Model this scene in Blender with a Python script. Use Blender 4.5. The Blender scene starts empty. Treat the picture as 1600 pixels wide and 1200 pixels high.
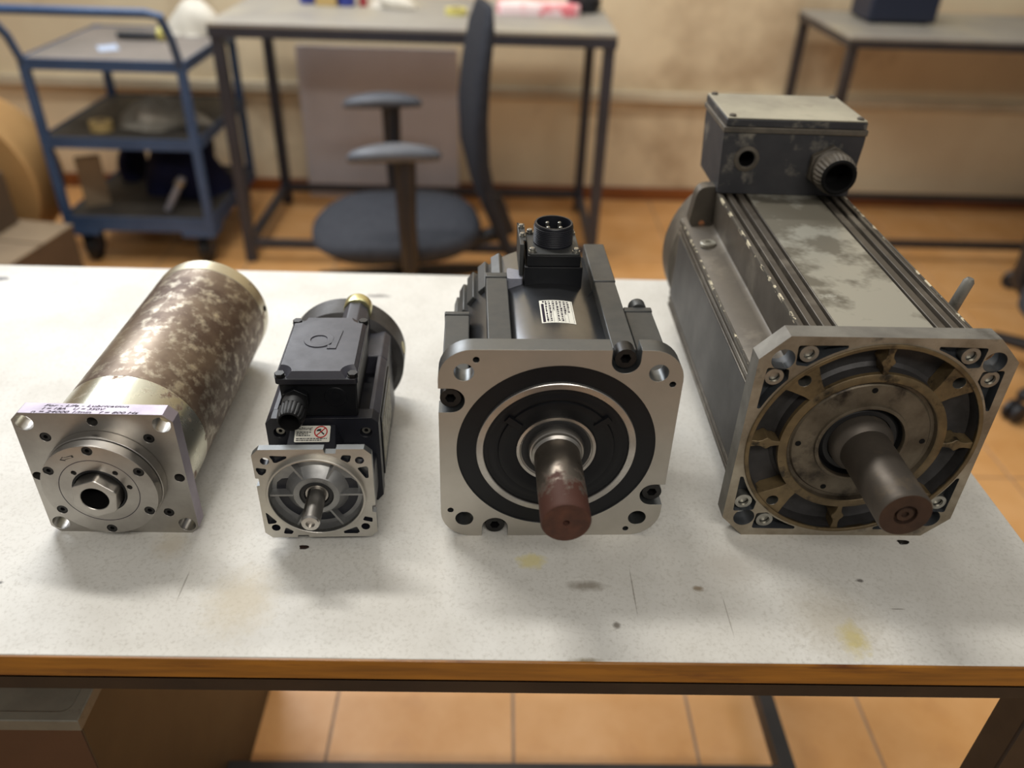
import bpy, bmesh, math, random
from math import sin, cos, pi, radians
from mathutils import Vector, Matrix
from mathutils.geometry import delaunay_2d_cdt
random.seed(7)
C = bpy.context.scene.collection
sc = bpy.context.scene

# ---------------------------------------------------------------- camera, world, lights, exposure
YAW, PITCH, ROLL, FPX, CAMH = 0.02896579, 0.58289705, 0.03570481, 1261.72, 0.5
def camera():
    fw = Vector((sin(YAW)*cos(PITCH), cos(YAW)*cos(PITCH), -sin(PITCH)))
    rt = Vector((cos(YAW), -sin(YAW), 0)); up = rt.cross(fw)
    r2 = rt*cos(ROLL)+up*sin(ROLL); u2 = up*cos(ROLL)-rt*sin(ROLL)
    cd = bpy.data.cameras.new('camera'); o = bpy.data.objects.new('camera', cd); C.objects.link(o)
    m = Matrix((r2, u2, -fw)).transposed().to_4x4(); m.translation = (0, 0, CAMH); o.matrix_world = m
    cd.sensor_width = 36; cd.lens = FPX/1600*36; cd.clip_start = .02
    cd.dof.use_dof = True; cd.dof.focus_distance = .67; cd.dof.aperture_fstop = 3.1
    sc.camera = o
camera()
w = bpy.data.worlds.new('World'); sc.world = w; w.use_nodes = True
bg = w.node_tree.nodes['Background']; bg.inputs[0].default_value = (1.0, .97, .93, 1); bg.inputs[1].default_value = .2
def area(name, loc, rot, sx, sy, e, col):
    l = bpy.data.lights.new(name, 'AREA'); l.shape = 'RECTANGLE'; l.size = sx; l.size_y = sy; l.energy = e; l.color = col
    o = bpy.data.objects.new(name, l); o.location = loc; o.rotation_euler = rot; C.objects.link(o)
def look(loc, at): return (Vector(at)-Vector(loc)).to_track_quat('-Z', 'Y').to_euler()
area('window_light', (-1.4, 2.75, 1.5), look((-1.4, 2.75, 1.5), (-.05, .7, 0)), 1.2, 1.0, 38, (.86, .92, 1))
area('tube_or_fill_light', (-.6, 1.35, 1.8), (radians(-14), radians(-12), 0), .9, .14, 25, (1, .97, .92))
area('tube_or_fill_light', (.3, -1.0, 1.7), (radians(24), 0, 0), 1.5, .25, 24, (1, .95, .88))  # added front fill for the flange faces and the floor under the bench
area('tube_or_fill_light', (-.1, 2.35, 2.0), look((-.1, 2.35, 2.0), (-.1, 3.38, .2)), 3.0, .2, 34, (1, .97, .9))  # added wash light, aimed to brighten the back wall
sp_ = bpy.data.lights.new('floor_patch_spot', 'SPOT'); sp_.energy = 150; sp_.spot_size = radians(22); sp_.spot_blend = .5; sp_.color = (1, .86, .6); sp_.shadow_soft_size = .06  # added spot, there only to make the bright floor patch behind the motors
so_ = bpy.data.objects.new('floor_patch_spot', sp_); so_.location = (.75, 2.2, 1.9); so_.rotation_euler = look((.75, 2.2, 1.9), (.62, 2.02, -.75)); C.objects.link(so_)
sc.view_settings.view_transform = 'Standard'; sc.view_settings.look = 'None'
sc.view_settings.gamma = 1; sc.view_settings.use_curve_mapping = False; sc.view_settings.exposure = 0.0

# ---------------------------------------------------------------- materials
def lin(c): return tuple((x/255/12.92 if x/255 <= .04045 else ((x/255+.055)/1.055)**2.4) for x in c)+(1,)
def mk(name, c1, c2=None, scale=30, detail=5, lo=.35, hi=.65, rough=(.45, .45), metal=0., bump=0., stretch=(1, 1, 1),
       c3=None, scale3=80, lo3=.55, hi3=.62, stretch3=(1, 1, 1), rough3=None, metal3=None, spots=(), grad=None, coat=0., spec=.5):
    m = bpy.data.materials.new(name); m.use_nodes = True; nt = m.node_tree; N = nt.nodes; L = nt.links
    b = N['Principled BSDF']; b.inputs['Metallic'].default_value = metal; b.inputs['Roughness'].default_value = rough[0]
    b.inputs['Coat Weight'].default_value = coat; b.inputs['Specular IOR Level'].default_value = spec
    tc = N.new('ShaderNodeTexCoord')
    def noise(s, st, d, off=0):
        mp = N.new('ShaderNodeMapping'); mp.inputs['Scale'].default_value = st; mp.inputs['Location'].default_value = (off, off*.7, off*.3)
        L.new(tc.outputs['Object'], mp.inputs[0])
        n = N.new('ShaderNodeTexNoise'); n.inputs['Scale'].default_value = s; n.inputs['Detail'].default_value = d; n.inputs['Roughness'].default_value = .62
        L.new(mp.outputs[0], n.inputs['Vector']); return n.outputs[0]
    def ramp(fac, lo_, hi_):
        r = N.new('ShaderNodeMapRange'); r.inputs[1].default_value = lo_; r.inputs[2].default_value = hi_; L.new(fac, r.inputs[0]); return r.outputs[0]
    def mix(fac, a, bb):
        x = N.new('ShaderNodeMix'); x.data_type = 'RGBA'
        if isinstance(fac, float): x.inputs[0].default_value = fac
        else: L.new(fac, x.inputs[0])
        for k, v in ((6, a), (7, bb)):
            if isinstance(v, tuple): x.inputs[k].default_value = v
            else: L.new(v, x.inputs[k])
        return x.outputs[2]
    def fmix(fac, a, bb):
        x = N.new('ShaderNodeMix'); x.data_type = 'FLOAT'; L.new(fac, x.inputs[0])
        for k, v in ((2, a), (3, bb)):
            if isinstance(v, (int, float)): x.inputs[k].default_value = v
            else: L.new(v, x.inputs[k])
        return x.outputs[0]
    col = lin(c1); rg = rough[0]; mt = metal
    n1 = None
    if c2:
        n1 = noise(scale, stretch, detail); f = ramp(n1, lo, hi); col = mix(f, col, lin(c2)); rg = fmix(f, rough[0], rough[1])
    if c3:
        f = ramp(noise(scale3, stretch3, 8, 3.7), lo3, hi3); col = mix(f, col, lin(c3))
        if rough3 is not None: rg = fmix(f, rg, rough3)
        if metal3 is not None: mt = fmix(f, mt, metal3)
    if grad:                                     # wear that belongs to one end of the thing: (axis, start, end, colour, rough, metal)
        ax, g0, g1, gc, gr, gm = grad
        sx = N.new('ShaderNodeSeparateXYZ'); L.new(tc.outputs['Object'], sx.inputs[0])
        add = N.new('ShaderNodeMath'); add.operation = 'MULTIPLY_ADD'
        L.new(noise(110, (1, 1, 1), 10, 1.3), add.inputs[0]); add.inputs[1].default_value = (g1-g0)*5; L.new(sx.outputs['XYZ'.index(ax)], add.inputs[2])
        f = ramp(add.outputs[0], g0+(g1-g0)*2.5, g1+(g1-g0)*2.5); col = mix(f, col, lin(gc)); rg = fmix(f, rg, gr); mt = fmix(f, mt, gm)
    for (px, py, rx, ry, sc_, soft, stg) in spots:      # stains lying at one place of a flat top
        vm = N.new('ShaderNodeVectorMath'); vm.operation = 'SUBTRACT'; L.new(tc.outputs['Object'], vm.inputs[0]); vm.inputs[1].default_value = (px, py, 0)
        v2 = N.new('ShaderNodeVectorMath'); v2.operation = 'MULTIPLY'; L.new(vm.outputs[0], v2.inputs[0]); v2.inputs[1].default_value = (1/rx, 1/ry, 0)
        ln = N.new('ShaderNodeVectorMath'); ln.operation = 'LENGTH'; L.new(v2.outputs[0], ln.inputs[0])
        ad = N.new('ShaderNodeMath'); ad.operation = 'MULTIPLY_ADD'; L.new(noise(140, (1, 1, 1), 4, px*9), ad.inputs[0]); ad.inputs[1].default_value = 1.0*min(1.6, soft*2.2); L.new(ln.outputs['Value'], ad.inputs[2])
        f = ramp(ad.outputs[0], 1+soft, 1+.2*soft); ml = N.new('ShaderNodeMath'); ml.operation = 'MULTIPLY'; L.new(f, ml.inputs[0]); ml.inputs[1].default_value = stg
        col = mix(ml.outputs[0], col, lin(sc_))
    for v, k in ((col, 'Base Color'), (rg, 'Roughness'), (mt, 'Metallic')):
        if isinstance(v, (tuple, int, float)): b.inputs[k].default_value = v
        else: L.new(v, b.inputs[k])
    if bump:
        bp = N.new('ShaderNodeBump'); bp.inputs['Strength'].default_value = bump; bp.inputs['Distance'].default_value = .001
        L.new(n1 if n1 else noise(scale, stretch, detail), bp.inputs['Height']); L.new(bp.outputs[0], b.inputs['Normal'])
    return m
M = {}
M['steel'] = mk('machined_steel', (178, 174, 168), (150, 146, 140), scale=14, rough=(.3, .42), metal=.95)
M['m1_edge'] = mk('ground_flange_edge', (168, 160, 170), (150, 142, 152), scale=18, rough=(.5, .58), metal=.9)
M['steel_bright'] = mk('bright_steel', (196, 193, 188), (168, 164, 158), scale=25, rough=(.24, .36), metal=.95)
M['rust_tube'] = mk('rusty_steel_tube', (132, 116, 98), (84, 66, 54), scale=9, lo=.4, hi=.6, rough=(.38, .54), metal=.65, bump=.2, stretch=(1, .8, 1),
                    c3=(196, 188, 168), scale3=95, lo3=.5, hi3=.76, stretch3=(1, .8, 1), rough3=.3, metal3=.95)
M['collar'] = mk('stained_steel_collar', (206, 204, 186), (178, 170, 148), scale=12, rough=(.25, .38), metal=.95, c3=(112, 82, 62), scale3=40, lo3=.6, hi3=.67, rough3=.6, metal3=.4)
M['black_anod'] = mk('black_anodised', (11, 12, 15), (15, 16, 19), scale=40, rough=(.4, .46), spec=.3)
M['black_deep'] = mk('black_bore', (8, 7, 7), rough=(.8, .8), spec=.2)
M['black_paint'] = mk('black_machine_paint', (28, 29, 36), (22, 23, 29), scale=60, rough=(.38, .46), bump=.08, spec=.4)
M['lid_paint'] = mk('dark_grey_lid_paint', (58, 58, 67), (50, 50, 58), scale=60, rough=(.4, .5), bump=.1)
M['rubber'] = mk('black_rubber', (20, 20, 21), rough=(.55, .55))
M['cast_alu'] = mk('cast_aluminium', (160, 160, 158), (134, 134, 134), scale=30, rough=(.42, .55), metal=.85, bump=.15)
M['alu_face'] = mk('milled_aluminium', (196, 193, 186), (176, 172, 164), scale=18, rough=(.34, .44), metal=.9)
M['m3_face'] = mk('milled_flange', (188, 183, 174), (170, 165, 155), scale=8, rough=(.4, .48), metal=.85, c3=(80, 68, 52), scale3=26, lo3=.7, hi3=.76, rough3=.6)
M['m3_side'] = mk('flange_side_steel', (112, 114, 114), (98, 100, 100), scale=20, rough=(.32, .42), metal=.85)
M['m3_bar'] = mk('gunmetal_paint', (70, 71, 70), (62, 63, 62), scale=50, rough=(.4, .48), metal=.3, c3=(200, 200, 196), scale3=35, lo3=.745, hi3=.76)
M['m3_body'] = mk('glossy_dark_body', (118, 120, 124), (104, 106, 110), scale=16, rough=(.2, .27), metal=.92)
M['shaft3'] = mk('rusting_shaft', (146, 138, 128), (120, 112, 102), scale=20, rough=(.3, .42), metal=.9, c3=(98, 84, 74), scale3=60, lo3=.55, hi3=.68, grad=('Y', -.048, -.066, (74, 42, 31), .65, .12))
M['rust_end'] = mk('rusted_end', (88, 54, 41), (62, 39, 31), scale=60, rough=(.7, .75), metal=.05)
M['m4_face'] = mk('oily_cast_flange', (172, 163, 146), (128, 116, 98), scale=22, rough=(.45, .55), metal=.7, c3=(40, 33, 25), scale3=24, lo3=.6, hi3=.7, rough3=.5, metal3=.2)
M['m4_side'] = mk('flange_edge_steel', (136, 133, 124), (106, 102, 95), scale=18, rough=(.55, .65), metal=.4, c3=(72, 68, 60), scale3=20, lo3=.58, hi3=.68)
M['m4_oil'] = mk('oily_brown_cast', (118, 100, 70), (84, 70, 48), scale=40, rough=(.4, .5), metal=.4, c3=(46, 38, 26), scale3=36, lo3=.58, hi3=.66)
M['m4_hub'] = mk('greasy_hub', (112, 102, 86), (78, 68, 54), scale=26, rough=(.45, .55), metal=.45, c3=(44, 36, 28), scale3=22, lo3=.55, hi3=.66)
M['m4_dark'] = mk('dark_pocket_paint', (62, 60, 60), (44, 42, 40), scale=40, rough=(.5, .6), metal=.2)
M['m4_pocket'] = mk('blue_grey_pocket_paint', (58, 62, 66), (46, 48, 50), scale=50, rough=(.5, .6))
M['m4_body'] = mk('worn_grey_paint', (90, 83, 73), (68, 62, 54), scale=9, rough=(.42, .55), metal=.35, c3=(122, 115, 103), scale3=14, lo3=.52, hi3=.72)
M['m4_side_panel'] = mk('dark_worn_side', (74, 72, 70), (60, 59, 57), scale=12, rough=(.5, .58), metal=.2, c3=(176, 168, 150), scale3=30, lo3=.71, hi3=.74, stretch3=(1, .4, 1))
M['m4_panel'] = mk('bare_worn_panel', (166, 163, 150), (112, 107, 94), scale=9, lo=.46, hi=.53, rough=(.36, .5), metal=.4, c3=(186, 184, 172), scale3=28, lo3=.66, hi3=.76)
M['m4_chip'] = mk('chipped_paint_edge', (70, 66, 60), (92, 86, 76), scale=30, rough=(.5, .6), metal=.2, c3=(206, 196, 170), scale3=90, lo3=.54, hi3=.575, stretch3=(1, .7, 1))
M['m4_shaft'] = mk('dark_oiled_shaft', (88, 81, 73), (72, 66, 59), scale=24, rough=(.45, .55), metal=.55, c3=(104, 92, 76), scale3=30, lo3=.55, hi3=.7)
M['m4_tip'] = mk('brown_shaft_end', (72, 54, 44), (56, 42, 34), scale=50, rough=(.5, .6), metal=.4)
M['box_paint'] = mk('dusty_black_box', (54, 53, 55), (42, 42, 45), scale=20, rough=(.5, .58), c3=(126, 120, 108), scale3=26, lo3=.58, hi3=.72)
M['box_lid'] = mk('dusty_lid_top', (168, 162, 142), (140, 134, 118), scale=12, rough=(.55, .6), c3=(120, 112, 98), scale3=20, lo3=.6, hi3=.7)
M['dusty'] = mk('dusty_gland', (92, 84, 72), (70, 64, 56), scale=60, rough=(.6, .65))
M['screw'] = mk('zinc_screw', (176, 174, 166), (150, 148, 140), scale=90, rough=(.3, .4), metal=.9)
M['bolt_black'] = mk('black_oxide_bolt', (52, 51, 50), (40, 39, 38), scale=60, rough=(.35, .45), metal=.7)
M['brass'] = mk('pale_brass', (228, 224, 178), (206, 200, 146), scale=50, rough=(.25, .35), metal=.9)
M['label_white'] = mk('white_label', (226, 224, 212), (214, 212, 200), scale=60, rough=(.4, .45))
M['label_worn'] = mk('worn_label', (168, 164, 146), (128, 122, 106), scale=90, rough=(.5, .55), c3=(44, 42, 40), scale3=130, lo3=.56, hi3=.6, stretch3=(1, 1, .5))
M['ink'] = mk('black_print', (28, 27, 28), rough=(.5, .5))
M['ink_grey'] = mk('engraved_print', (52, 46, 56), rough=(.8, .8), spec=.05)
M['ink_red'] = mk('red_print', (178, 40, 38), rough=(.5, .5))
M['sticker_cream'] = mk('cream_sticker', (206, 196, 150), rough=(.5, .5))
M['tag_grey'] = mk('grey_plastic_tag', (142, 144, 154), (124, 126, 136), scale=60, rough=(.35, .45))
# setting
M['wall'] = mk('scuffed_beige_wall', (236, 220, 186), (220, 200, 166), scale=1.3, rough=(.8, .85), c3=(176, 152, 120), scale3=1.9, lo3=.52, hi3=.72, bump=.0)
M['skirt'] = mk('brown_skirting_tile', (150, 88, 40), (126, 70, 30), scale=5, rough=(.35, .45))
M['trim'] = mk('painted_trunking', (206, 194, 168), (190, 176, 150), scale=5, rough=(.6, .6))
M['tile'] = mk('terracotta_tile', (226, 174, 116), (212, 156, 94), scale=5, rough=(.32, .44), c3=(198, 142, 86), scale3=9, lo3=.55, hi3=.85, spec=.45)
M['grout'] = mk('grey_grout', (172, 148, 126), (150, 128, 108), scale=12, rough=(.8, .8))
M['top_white'] = mk('white_worktop', (218, 216, 209), (203, 200, 192), scale=9, rough=(.5, .58), bump=.06,
    c3=(184, 180, 170), scale3=330, lo3=.5, hi3=.8,
    spots=[(.118, .455, .0007, .03, (120, 112, 100), .4, .55), (.19, .43, .0006, .024, (126, 118, 106), .4, .5), (-.245, .455, .0008, .018, (120, 112, 100), .4, .5), (.33, .44, .006, .0007, (96, 88, 76), .4, .6), (-.665, .99, .017, .008, (96, 92, 92), .5, .9), (-.43, .98, .02, .007, (150, 146, 140), 1, .5), (-.155, .965, .022, .006, (110, 106, 104), .6, .8),
           (.036, .487, .012, .009, (216, 204, 140), 1, .75), (.283, .41, .011, .017, (200, 184, 96), 1, .8), (.275, .425, .026, .028, (168, 158, 138), 1.6, .5),
           (-.195, .44, .018, .022, (186, 172, 142), 1.8, .55), (.08, .46, .011, .004, (120, 110, 94), 1.6, .7), (.172, .459, .005, .003, (124, 104, 74), 1, .8),
           (.206, .484, .016, .012, (186, 180, 170), 1.8, .5), (-.27, .5, .01, .012, (196, 184, 160), 1.6, .5), (.072, .386, .012, .003, (120, 104, 70), 1.2, .8),
           (.1, .42, .003, .003, (90, 80, 66), 1, .8), (-.39, .455, .003, .002, (60, 54, 50), 1, .8), (.31, .47, .003, .002, (70, 64, 58), 1, .8)])
M['edge_wood'] = mk('varnished_wood_edge', (156, 102, 28), (118, 74, 18), scale=8, rough=(.28, .38), stretch=(1, 1, 14), coat=.3, c3=(92, 48, 16), scale3=10, lo3=.55, hi3=.7, stretch3=(1, 1, 10))
M['frame_black'] = mk('black_frame_paint', (34, 29, 27), (25, 22, 21), scale=14, rough=(.45, .55))
M['cab_brown'] = mk('brown_cabinet_paint', (78, 54, 40), (70, 48, 36), scale=6, rough=(.5, .55))
M['cab_side'] = mk('dark_brown_cabinet_side', (70, 56, 34), (62, 48, 30), scale=6, rough=(.55, .6))
M['cab_top'] = mk('dusty_grey_top', (112, 110, 98), (92, 90, 80), scale=14, rough=(.5, .6), c3=(70, 66, 58), scale3=18, lo3=.58, hi3=.66)
M['blue_steel'] = mk('blue_trolley_paint', (62, 88, 126), (52, 76, 112), scale=8, rough=(.4, .5))
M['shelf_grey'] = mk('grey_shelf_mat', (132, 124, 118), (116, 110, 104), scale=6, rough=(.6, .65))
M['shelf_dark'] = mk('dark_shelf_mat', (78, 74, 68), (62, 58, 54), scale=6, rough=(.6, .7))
M['desk_top'] = mk('grey_desk_top', (152, 148, 140), (138, 134, 128), scale=4, rough=(.5, .55), c3=(168, 160, 140), scale3=2.5, lo3=.5, hi3=.7)
M['desk_frame'] = mk('dark_desk_frame', (52, 54, 64), (44, 46, 54), scale=8, rough=(.45, .5))
M['desk_frame2'] = mk('brown_black_frame', (60, 54, 54), (50, 46, 46), scale=8, rough=(.45, .5))
M['fabric'] = mk('charcoal_fabric', (64, 66, 72), (54, 56, 62), scale=60, rough=(.85, .9), spec=.2)
M['fabric_dark'] = mk('dark_back_fabric', (48, 51, 58), (40, 42, 49), scale=60, rough=(.8, .85), spec=.2)
M['plastic'] = mk('black_plastic', (34, 36, 42), (28, 29, 34), scale=20, rough=(.4, .5))
M['arm_pad'] = mk('grey_arm_pad', (92, 96, 104), (80, 84, 92), scale=20, rough=(.4, .5))
M['panel_grey'] = mk('grey_board', (216, 212, 216), (202, 198, 202), scale=3, rough=(.6, .6))
M['card'] = mk('tan_card', (186, 146, 92), (166, 126, 76), scale=4, rough=(.7, .75))
M['box_tan'] = mk('dusty_box_board', (146, 126, 100), (124, 106, 84), scale=5, rough=(.7, .75))
M['box_dark'] = mk('dark_brown_box', (92, 74, 56), (78, 62, 46), scale=5, rough=(.7, .75))
M['cloth_navy'] = mk('navy_cloth', (30, 34, 66), (24, 26, 48), scale=14, rough=(.9, .9), spec=.2)
M['cloth_grey'] = mk('grey_cloth', (176, 170, 158), (140, 134, 122), scale=14, rough=(.9, .9), spec=.2)
M['cloth_white'] = mk('white_bag', (226, 220, 206), (210, 204, 190), scale=9, rough=(.7, .7))
M['paper_blue'] = mk('pale_blue_paper', (176, 190, 214), rough=(.6, .6))
M['blue'] = mk('blue_plastic', (52, 66, 156), rough=(.4, .4)); M['tan'] = mk('tan_plastic', (196, 168, 110), rough=(.5, .5))
M['red'] = mk('red_plastic', (158, 44, 56), rough=(.4, .4)); M['yellow'] = mk('yellow_ring', (206, 196, 110), rough=(.4, .4))
M['pink'] = mk('pink_white_packet', (250, 226, 228), (236, 130, 140), scale=14, lo=.5, hi=.6, rough=(.4, .4))
M['navy'] = mk('navy_case', (36, 42, 60), rough=(.45, .45))
M['flake'] = mk('dark_rust_flake', (48, 30, 22), (34, 20, 16), scale=200, rough=(.6, .6)); M['copper'] = mk('copper_rivet', (190, 130, 90), rough=(.4, .4), metal=.6); M['drop'] = mk('black_drop', (22, 18, 16), rough=(.25, .25))

# ---------------------------------------------------------------- mesh helpers
def circ(cx, cz, r, n=32, a0=0.): return [(cx+r*cos(a0+2*pi*i/n), cz+r*sin(a0+2*pi*i/n)) for i in range(n)]
def rect(x0, z0, x1, z1): return [(x0, z0), (x1, z0), (x1, z1), (x0, z1)]
def area2(p): return sum(p[i][0]*p[(i+1) % len(p)][1]-p[(i+1) % len(p)][0]*p[i][1] for i in range(len(p)))
def ccw(p): return list(p) if area2(p) > 0 else list(p)[::-1]
def chamf(a, c): return [(-a+c, -a), (a-c, -a), (a, -a+c), (a, a-c), (a-c, a), (-a+c, a), (-a, a-c), (-a, -a+c)]
def fillet(p, r, n=4):
    p = ccw(p); out = []
    for i in range(len(p)):
        q = Vector(p[i]); a = Vector(p[i-1])-q; b = Vector(p[(i+1) % len(p)])-q
        la, lb = a.length, b.length; a.normalize(); b.normalize()
        ang = a.angle(b); d = min(r/math.tan(ang/2), la*.45, lb*.45)
        s, e = q+a*d, q+b*d
        for k in range(n+1):
            t = k/n; out.append(tuple((1-t)**2*s+2*t*(1-t)*q+t*t*e))
    return out
def inside(p, loop):
    x, y = p; c = False
    for i in range(len(loop)):
        x1, y1 = loop[i-1]; x2, y2 = loop[i]
        if (y1 > y) != (y2 > y) and x < (x2-x1)*(y-y1)/(y2-y1)+x1: c = not c
    return c
def tri(outer, holes):
    vs = []; es = []
    for lp in [outer]+holes:
        s = len(vs); n = len(lp); vs += [Vector((x*1000, y*1000)) for x, y in lp]; es += [(s+i, s+(i+1) % n) for i in range(n)]
    v, e, f, *_ = delaunay_2d_cdt(vs, es, [], 0, 1e-5)
    pts = [(p.x/1000, p.y/1000) for p in v]; fs = []
    for t in f:
        c = (sum(pts[i][0] for i in t)/len(t), sum(pts[i][1] for i in t)/len(t))
        if inside(c, outer) and not any(inside(c, h) for h in holes): fs.append(tuple(t))
    return pts, fs
AX = {'y': lambda a, b, d: (a, d, b), 'z': lambda a, b, d: (a, b, d), 'x': lambda a, b, d: (d, a, b)}
class MB:
    def __init__(s): s.v = []; s.f = []; s.m = []
    def add(s, vs, fs, mi=0):
        o = len(s.v); s.v += [tuple(v) for v in vs]; s.f += [tuple(o+i for i in f) for f in fs]; s.m += [mi]*len(fs); return s
    def plate(s, outer, y0, y1, holes=(), c=(0, 0), ax='y', mi=0, side=None, wall=None, floor=None, back=True):
        """flat plate between y0 (front) and y1; holes = (loop, depth or None for through)"""
        outer = ccw(outer); hs = [(ccw(h), d) for h, d in holes]; A = AX[ax]
        side = mi if side is None else side; wall = mi if wall is None else wall; floor = wall if floor is None else floor
        P = lambda p, y: A(p[0]+c[0], p[1]+c[1], y)
        pts, fs = tri(outer, [h for h, d in hs]); s.add([P(p, y0) for p in pts], fs, mi)
        if back:
            pts, fs = tri(outer, [h for h, d in hs if d is None]); s.add([P(p, y1) for p in pts], fs, mi)
        n = len(outer); s.add([P(p, y0) for p in outer]+[P(p, y1) for p in outer], [(i, (i+1) % n, n+(i+1) % n, n+i) for i in range(n)], side)
        for h, d in hs:
            n = len(h); ye = y1 if d is None else y0+d*(1 if y1 > y0 else -1)
            s.add([P(p, y0) for p in h]+[P(p, ye) for p in h], [(i, (i+1) % n, n+(i+1) % n, n+i) for i in range(n)], wall)
            if d is not None:
                pts, fs = tri(h, []); s.add([P(p, ye) for p in pts], fs, floor)
        return s
    def lathe(s, prof, c=(0, 0), n=48, ax='y', mi=0, a0=0., a1=2*pi):
        A = AX[ax]; full = abs(a1-a0-2*pi) < 1e-6; nn = n if full else n+1
        vs = []; fs = []
        for r, y in prof:
            for i in range(nn):
                t = a0+(a1-a0)*i/n; vs.append(A(c[0]+r*cos(t), c[1]+r*sin(t), y))
        for k in range(len(prof)-1):
            for i in range(n):
                j = (i+1) % nn; fs.append((k*nn+i, k*nn+j, (k+1)*nn+j, (k+1)*nn+i))
        return s.add(vs, fs, mi)
    def box(s, x0, x1, y0, y1, z0, z1, mi=0):
        return s.add([(x, y, z) for z in (z0, z1) for y in (y0, y1) for x in (x0, x1)], [(0, 1, 3, 2), (4, 5, 7, 6), (0, 1, 5, 4), (2, 3, 7, 6), (0, 2, 6, 4), (1, 3, 7, 5)], mi)
    def hexa(s, p, mi=0):   # 8 points: bottom ring of 4, top ring of 4
        return s.add(p, [(0, 1, 2, 3), (4, 5, 6, 7), (0, 1, 5, 4), (1, 2, 6, 5), (2, 3, 7, 6), (3, 0, 4, 7)], mi)
    def tube(s, path, r, n=10, mi=0, cap=True):
        P = [Vector(p) for p in path]; R = r if isinstance(r, (list, tuple)) else [r]*len(P); vs = []; fs = []
        t = (P[1]-P[0]).normalized(); u = t.orthogonal().normalized()
        for i, p in enumerate(P):
            t = (P[min(i+1, len(P)-1)]-P[max(i-1, 0)]).normalized(); u = (u-t*u.dot(t)).normalized(); v = t.cross(u)
            vs += [p+(u*cos(2*pi*k/n)+v*sin(2*pi*k/n))*R[i] for k in range(n)]
        for i in range(len(P)-1):
            for k in range(n): fs.append((i*n+k, i*n+(k+1) % n, (i+1)*n+(k+1) % n, (i+1)*n+k))
        if cap: fs += [tuple(range(n)), tuple(range((len(P)-1)*n, len(P)*n))]
        return s.add(vs, fs, mi)
    def beam(s, a, b, w, h, up=(0, 0, 1), mi=0):
        a = Vector(a); b = Vector(b); t = (b-a).normalized(); u = t.cross(Vector(up))
        u = u.normalized() if u.length > 1e-4 else Vector((1, 0, 0)); v = u.cross(t)
        q = [(-1, -1), (1, -1), (1, 1), (-1, 1)]
        return s.hexa([a+u*w/2*i+v*h/2*j for i, j in q]+[b+u*w/2*i+v*h/2*j for i, j in q], mi)
    def mesh(s, name, mats, ang=38):
        me = bpy.data.meshes.new(name); me.from_pydata(s.v, [], s.f)
        for m in (mats if isinstance(mats, (list, tuple)) else [mats]): me.materials.append(M[m])
        me.polygons.foreach_set('material_index', s.m)
        bm = bmesh.new(); bm.from_mesh(me); bmesh.ops.remove_doubles(bm, verts=bm.verts, dist=2e-6)
        bmesh.ops.recalc_face_normals(bm, faces=bm.faces); bm.to_mesh(me); bm.free()
        me.polygons.foreach_set('use_smooth', [True]*len(me.polygons)); me.set_sharp_from_angle(angle=radians(ang)); return me
    def build(s, name, mats, parent=None, bev=0., seg=2, ang=38):
        o = bpy.data.objects.new(name, s.mesh(name, mats, ang)); C.objects.link(o)
        if parent: o.parent = parent
        if bev:
            b = o.modifiers.new('bevel', 'BEVEL'); b.width = bev; b.segments = seg; b.limit_method = 'ANGLE'; b.angle_limit = radians(40); b.use_clamp_overlap = True
        return o
def tag(o, label=None, cat=None, group=None, kind=None):
    for k, v in (('label', label), ('category', cat), ('group', group), ('kind', kind)):
        if v: o[k] = v
    return o
def thing(name, label, cat, loc=(0, 0, 0), rz=0., group=None):
    o = bpy.data.objects.new(name, None); o.empty_display_size = .05; C.objects.link(o); o.location = loc; o.rotation_euler = (0, 0, rz)
    return tag(o, label, cat, group)
def inst(name, me, loc, parent, rot=(0, 0, 0), scale=1.):
    o = bpy.data.objects.new(name, me); C.objects.link(o); o.parent = parent; o.location = loc; o.rotation_euler = rot
    o.scale = (scale,)*3; return o
def text(name, body, size, mat, parent, mtx, shear=0., align='LEFT', depth=.00012, xs=1.):
    cu = bpy.data.curves.new('lettering', 'FONT'); cu.body = body; cu.size = size; cu.shear = shear; cu.align_x = align; cu.extrude = depth; cu.resolution_u = 3
    t = bpy.data.objects.new('lettering', cu); C.objects.link(t); bpy.context.view_layer.update()
    me = bpy.data.meshes.new_from_object(t.evaluated_get(bpy.context.evaluated_depsgraph_get()))
    bpy.data.objects.remove(t); bpy.data.curves.remove(cu)
    me.transform(mtx @ Matrix.Diagonal((xs, 1, 1, 1))); me.materials.clear(); me.materials.append(M[mat])
    o = bpy.data.objects.new(name, me); C.objects.link(o); o.parent = parent; return o
def frame(o, x, y):       # matrix from origin and two in-plane axes
    x = Vector(x).normalized(); y = Vector(y).normalized(); z = x.cross(y); m = Matrix((x, y, z)).transposed().to_4x4(); m.translation = o; return m
def socket_screw(r, h, mat, name='socket_screw'):       # head front at y=0, pointing to -y
    b = MB(); b.plate(circ(0, 0, r, 20), 0, h, [(circ(0, 0, r*.52, 6), h*.7)], wall=1, floor=1); return b.mesh(name, [mat, 'black_deep'], 30)
FL = -.75                                              # floor level (the bench top is z = 0)

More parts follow.
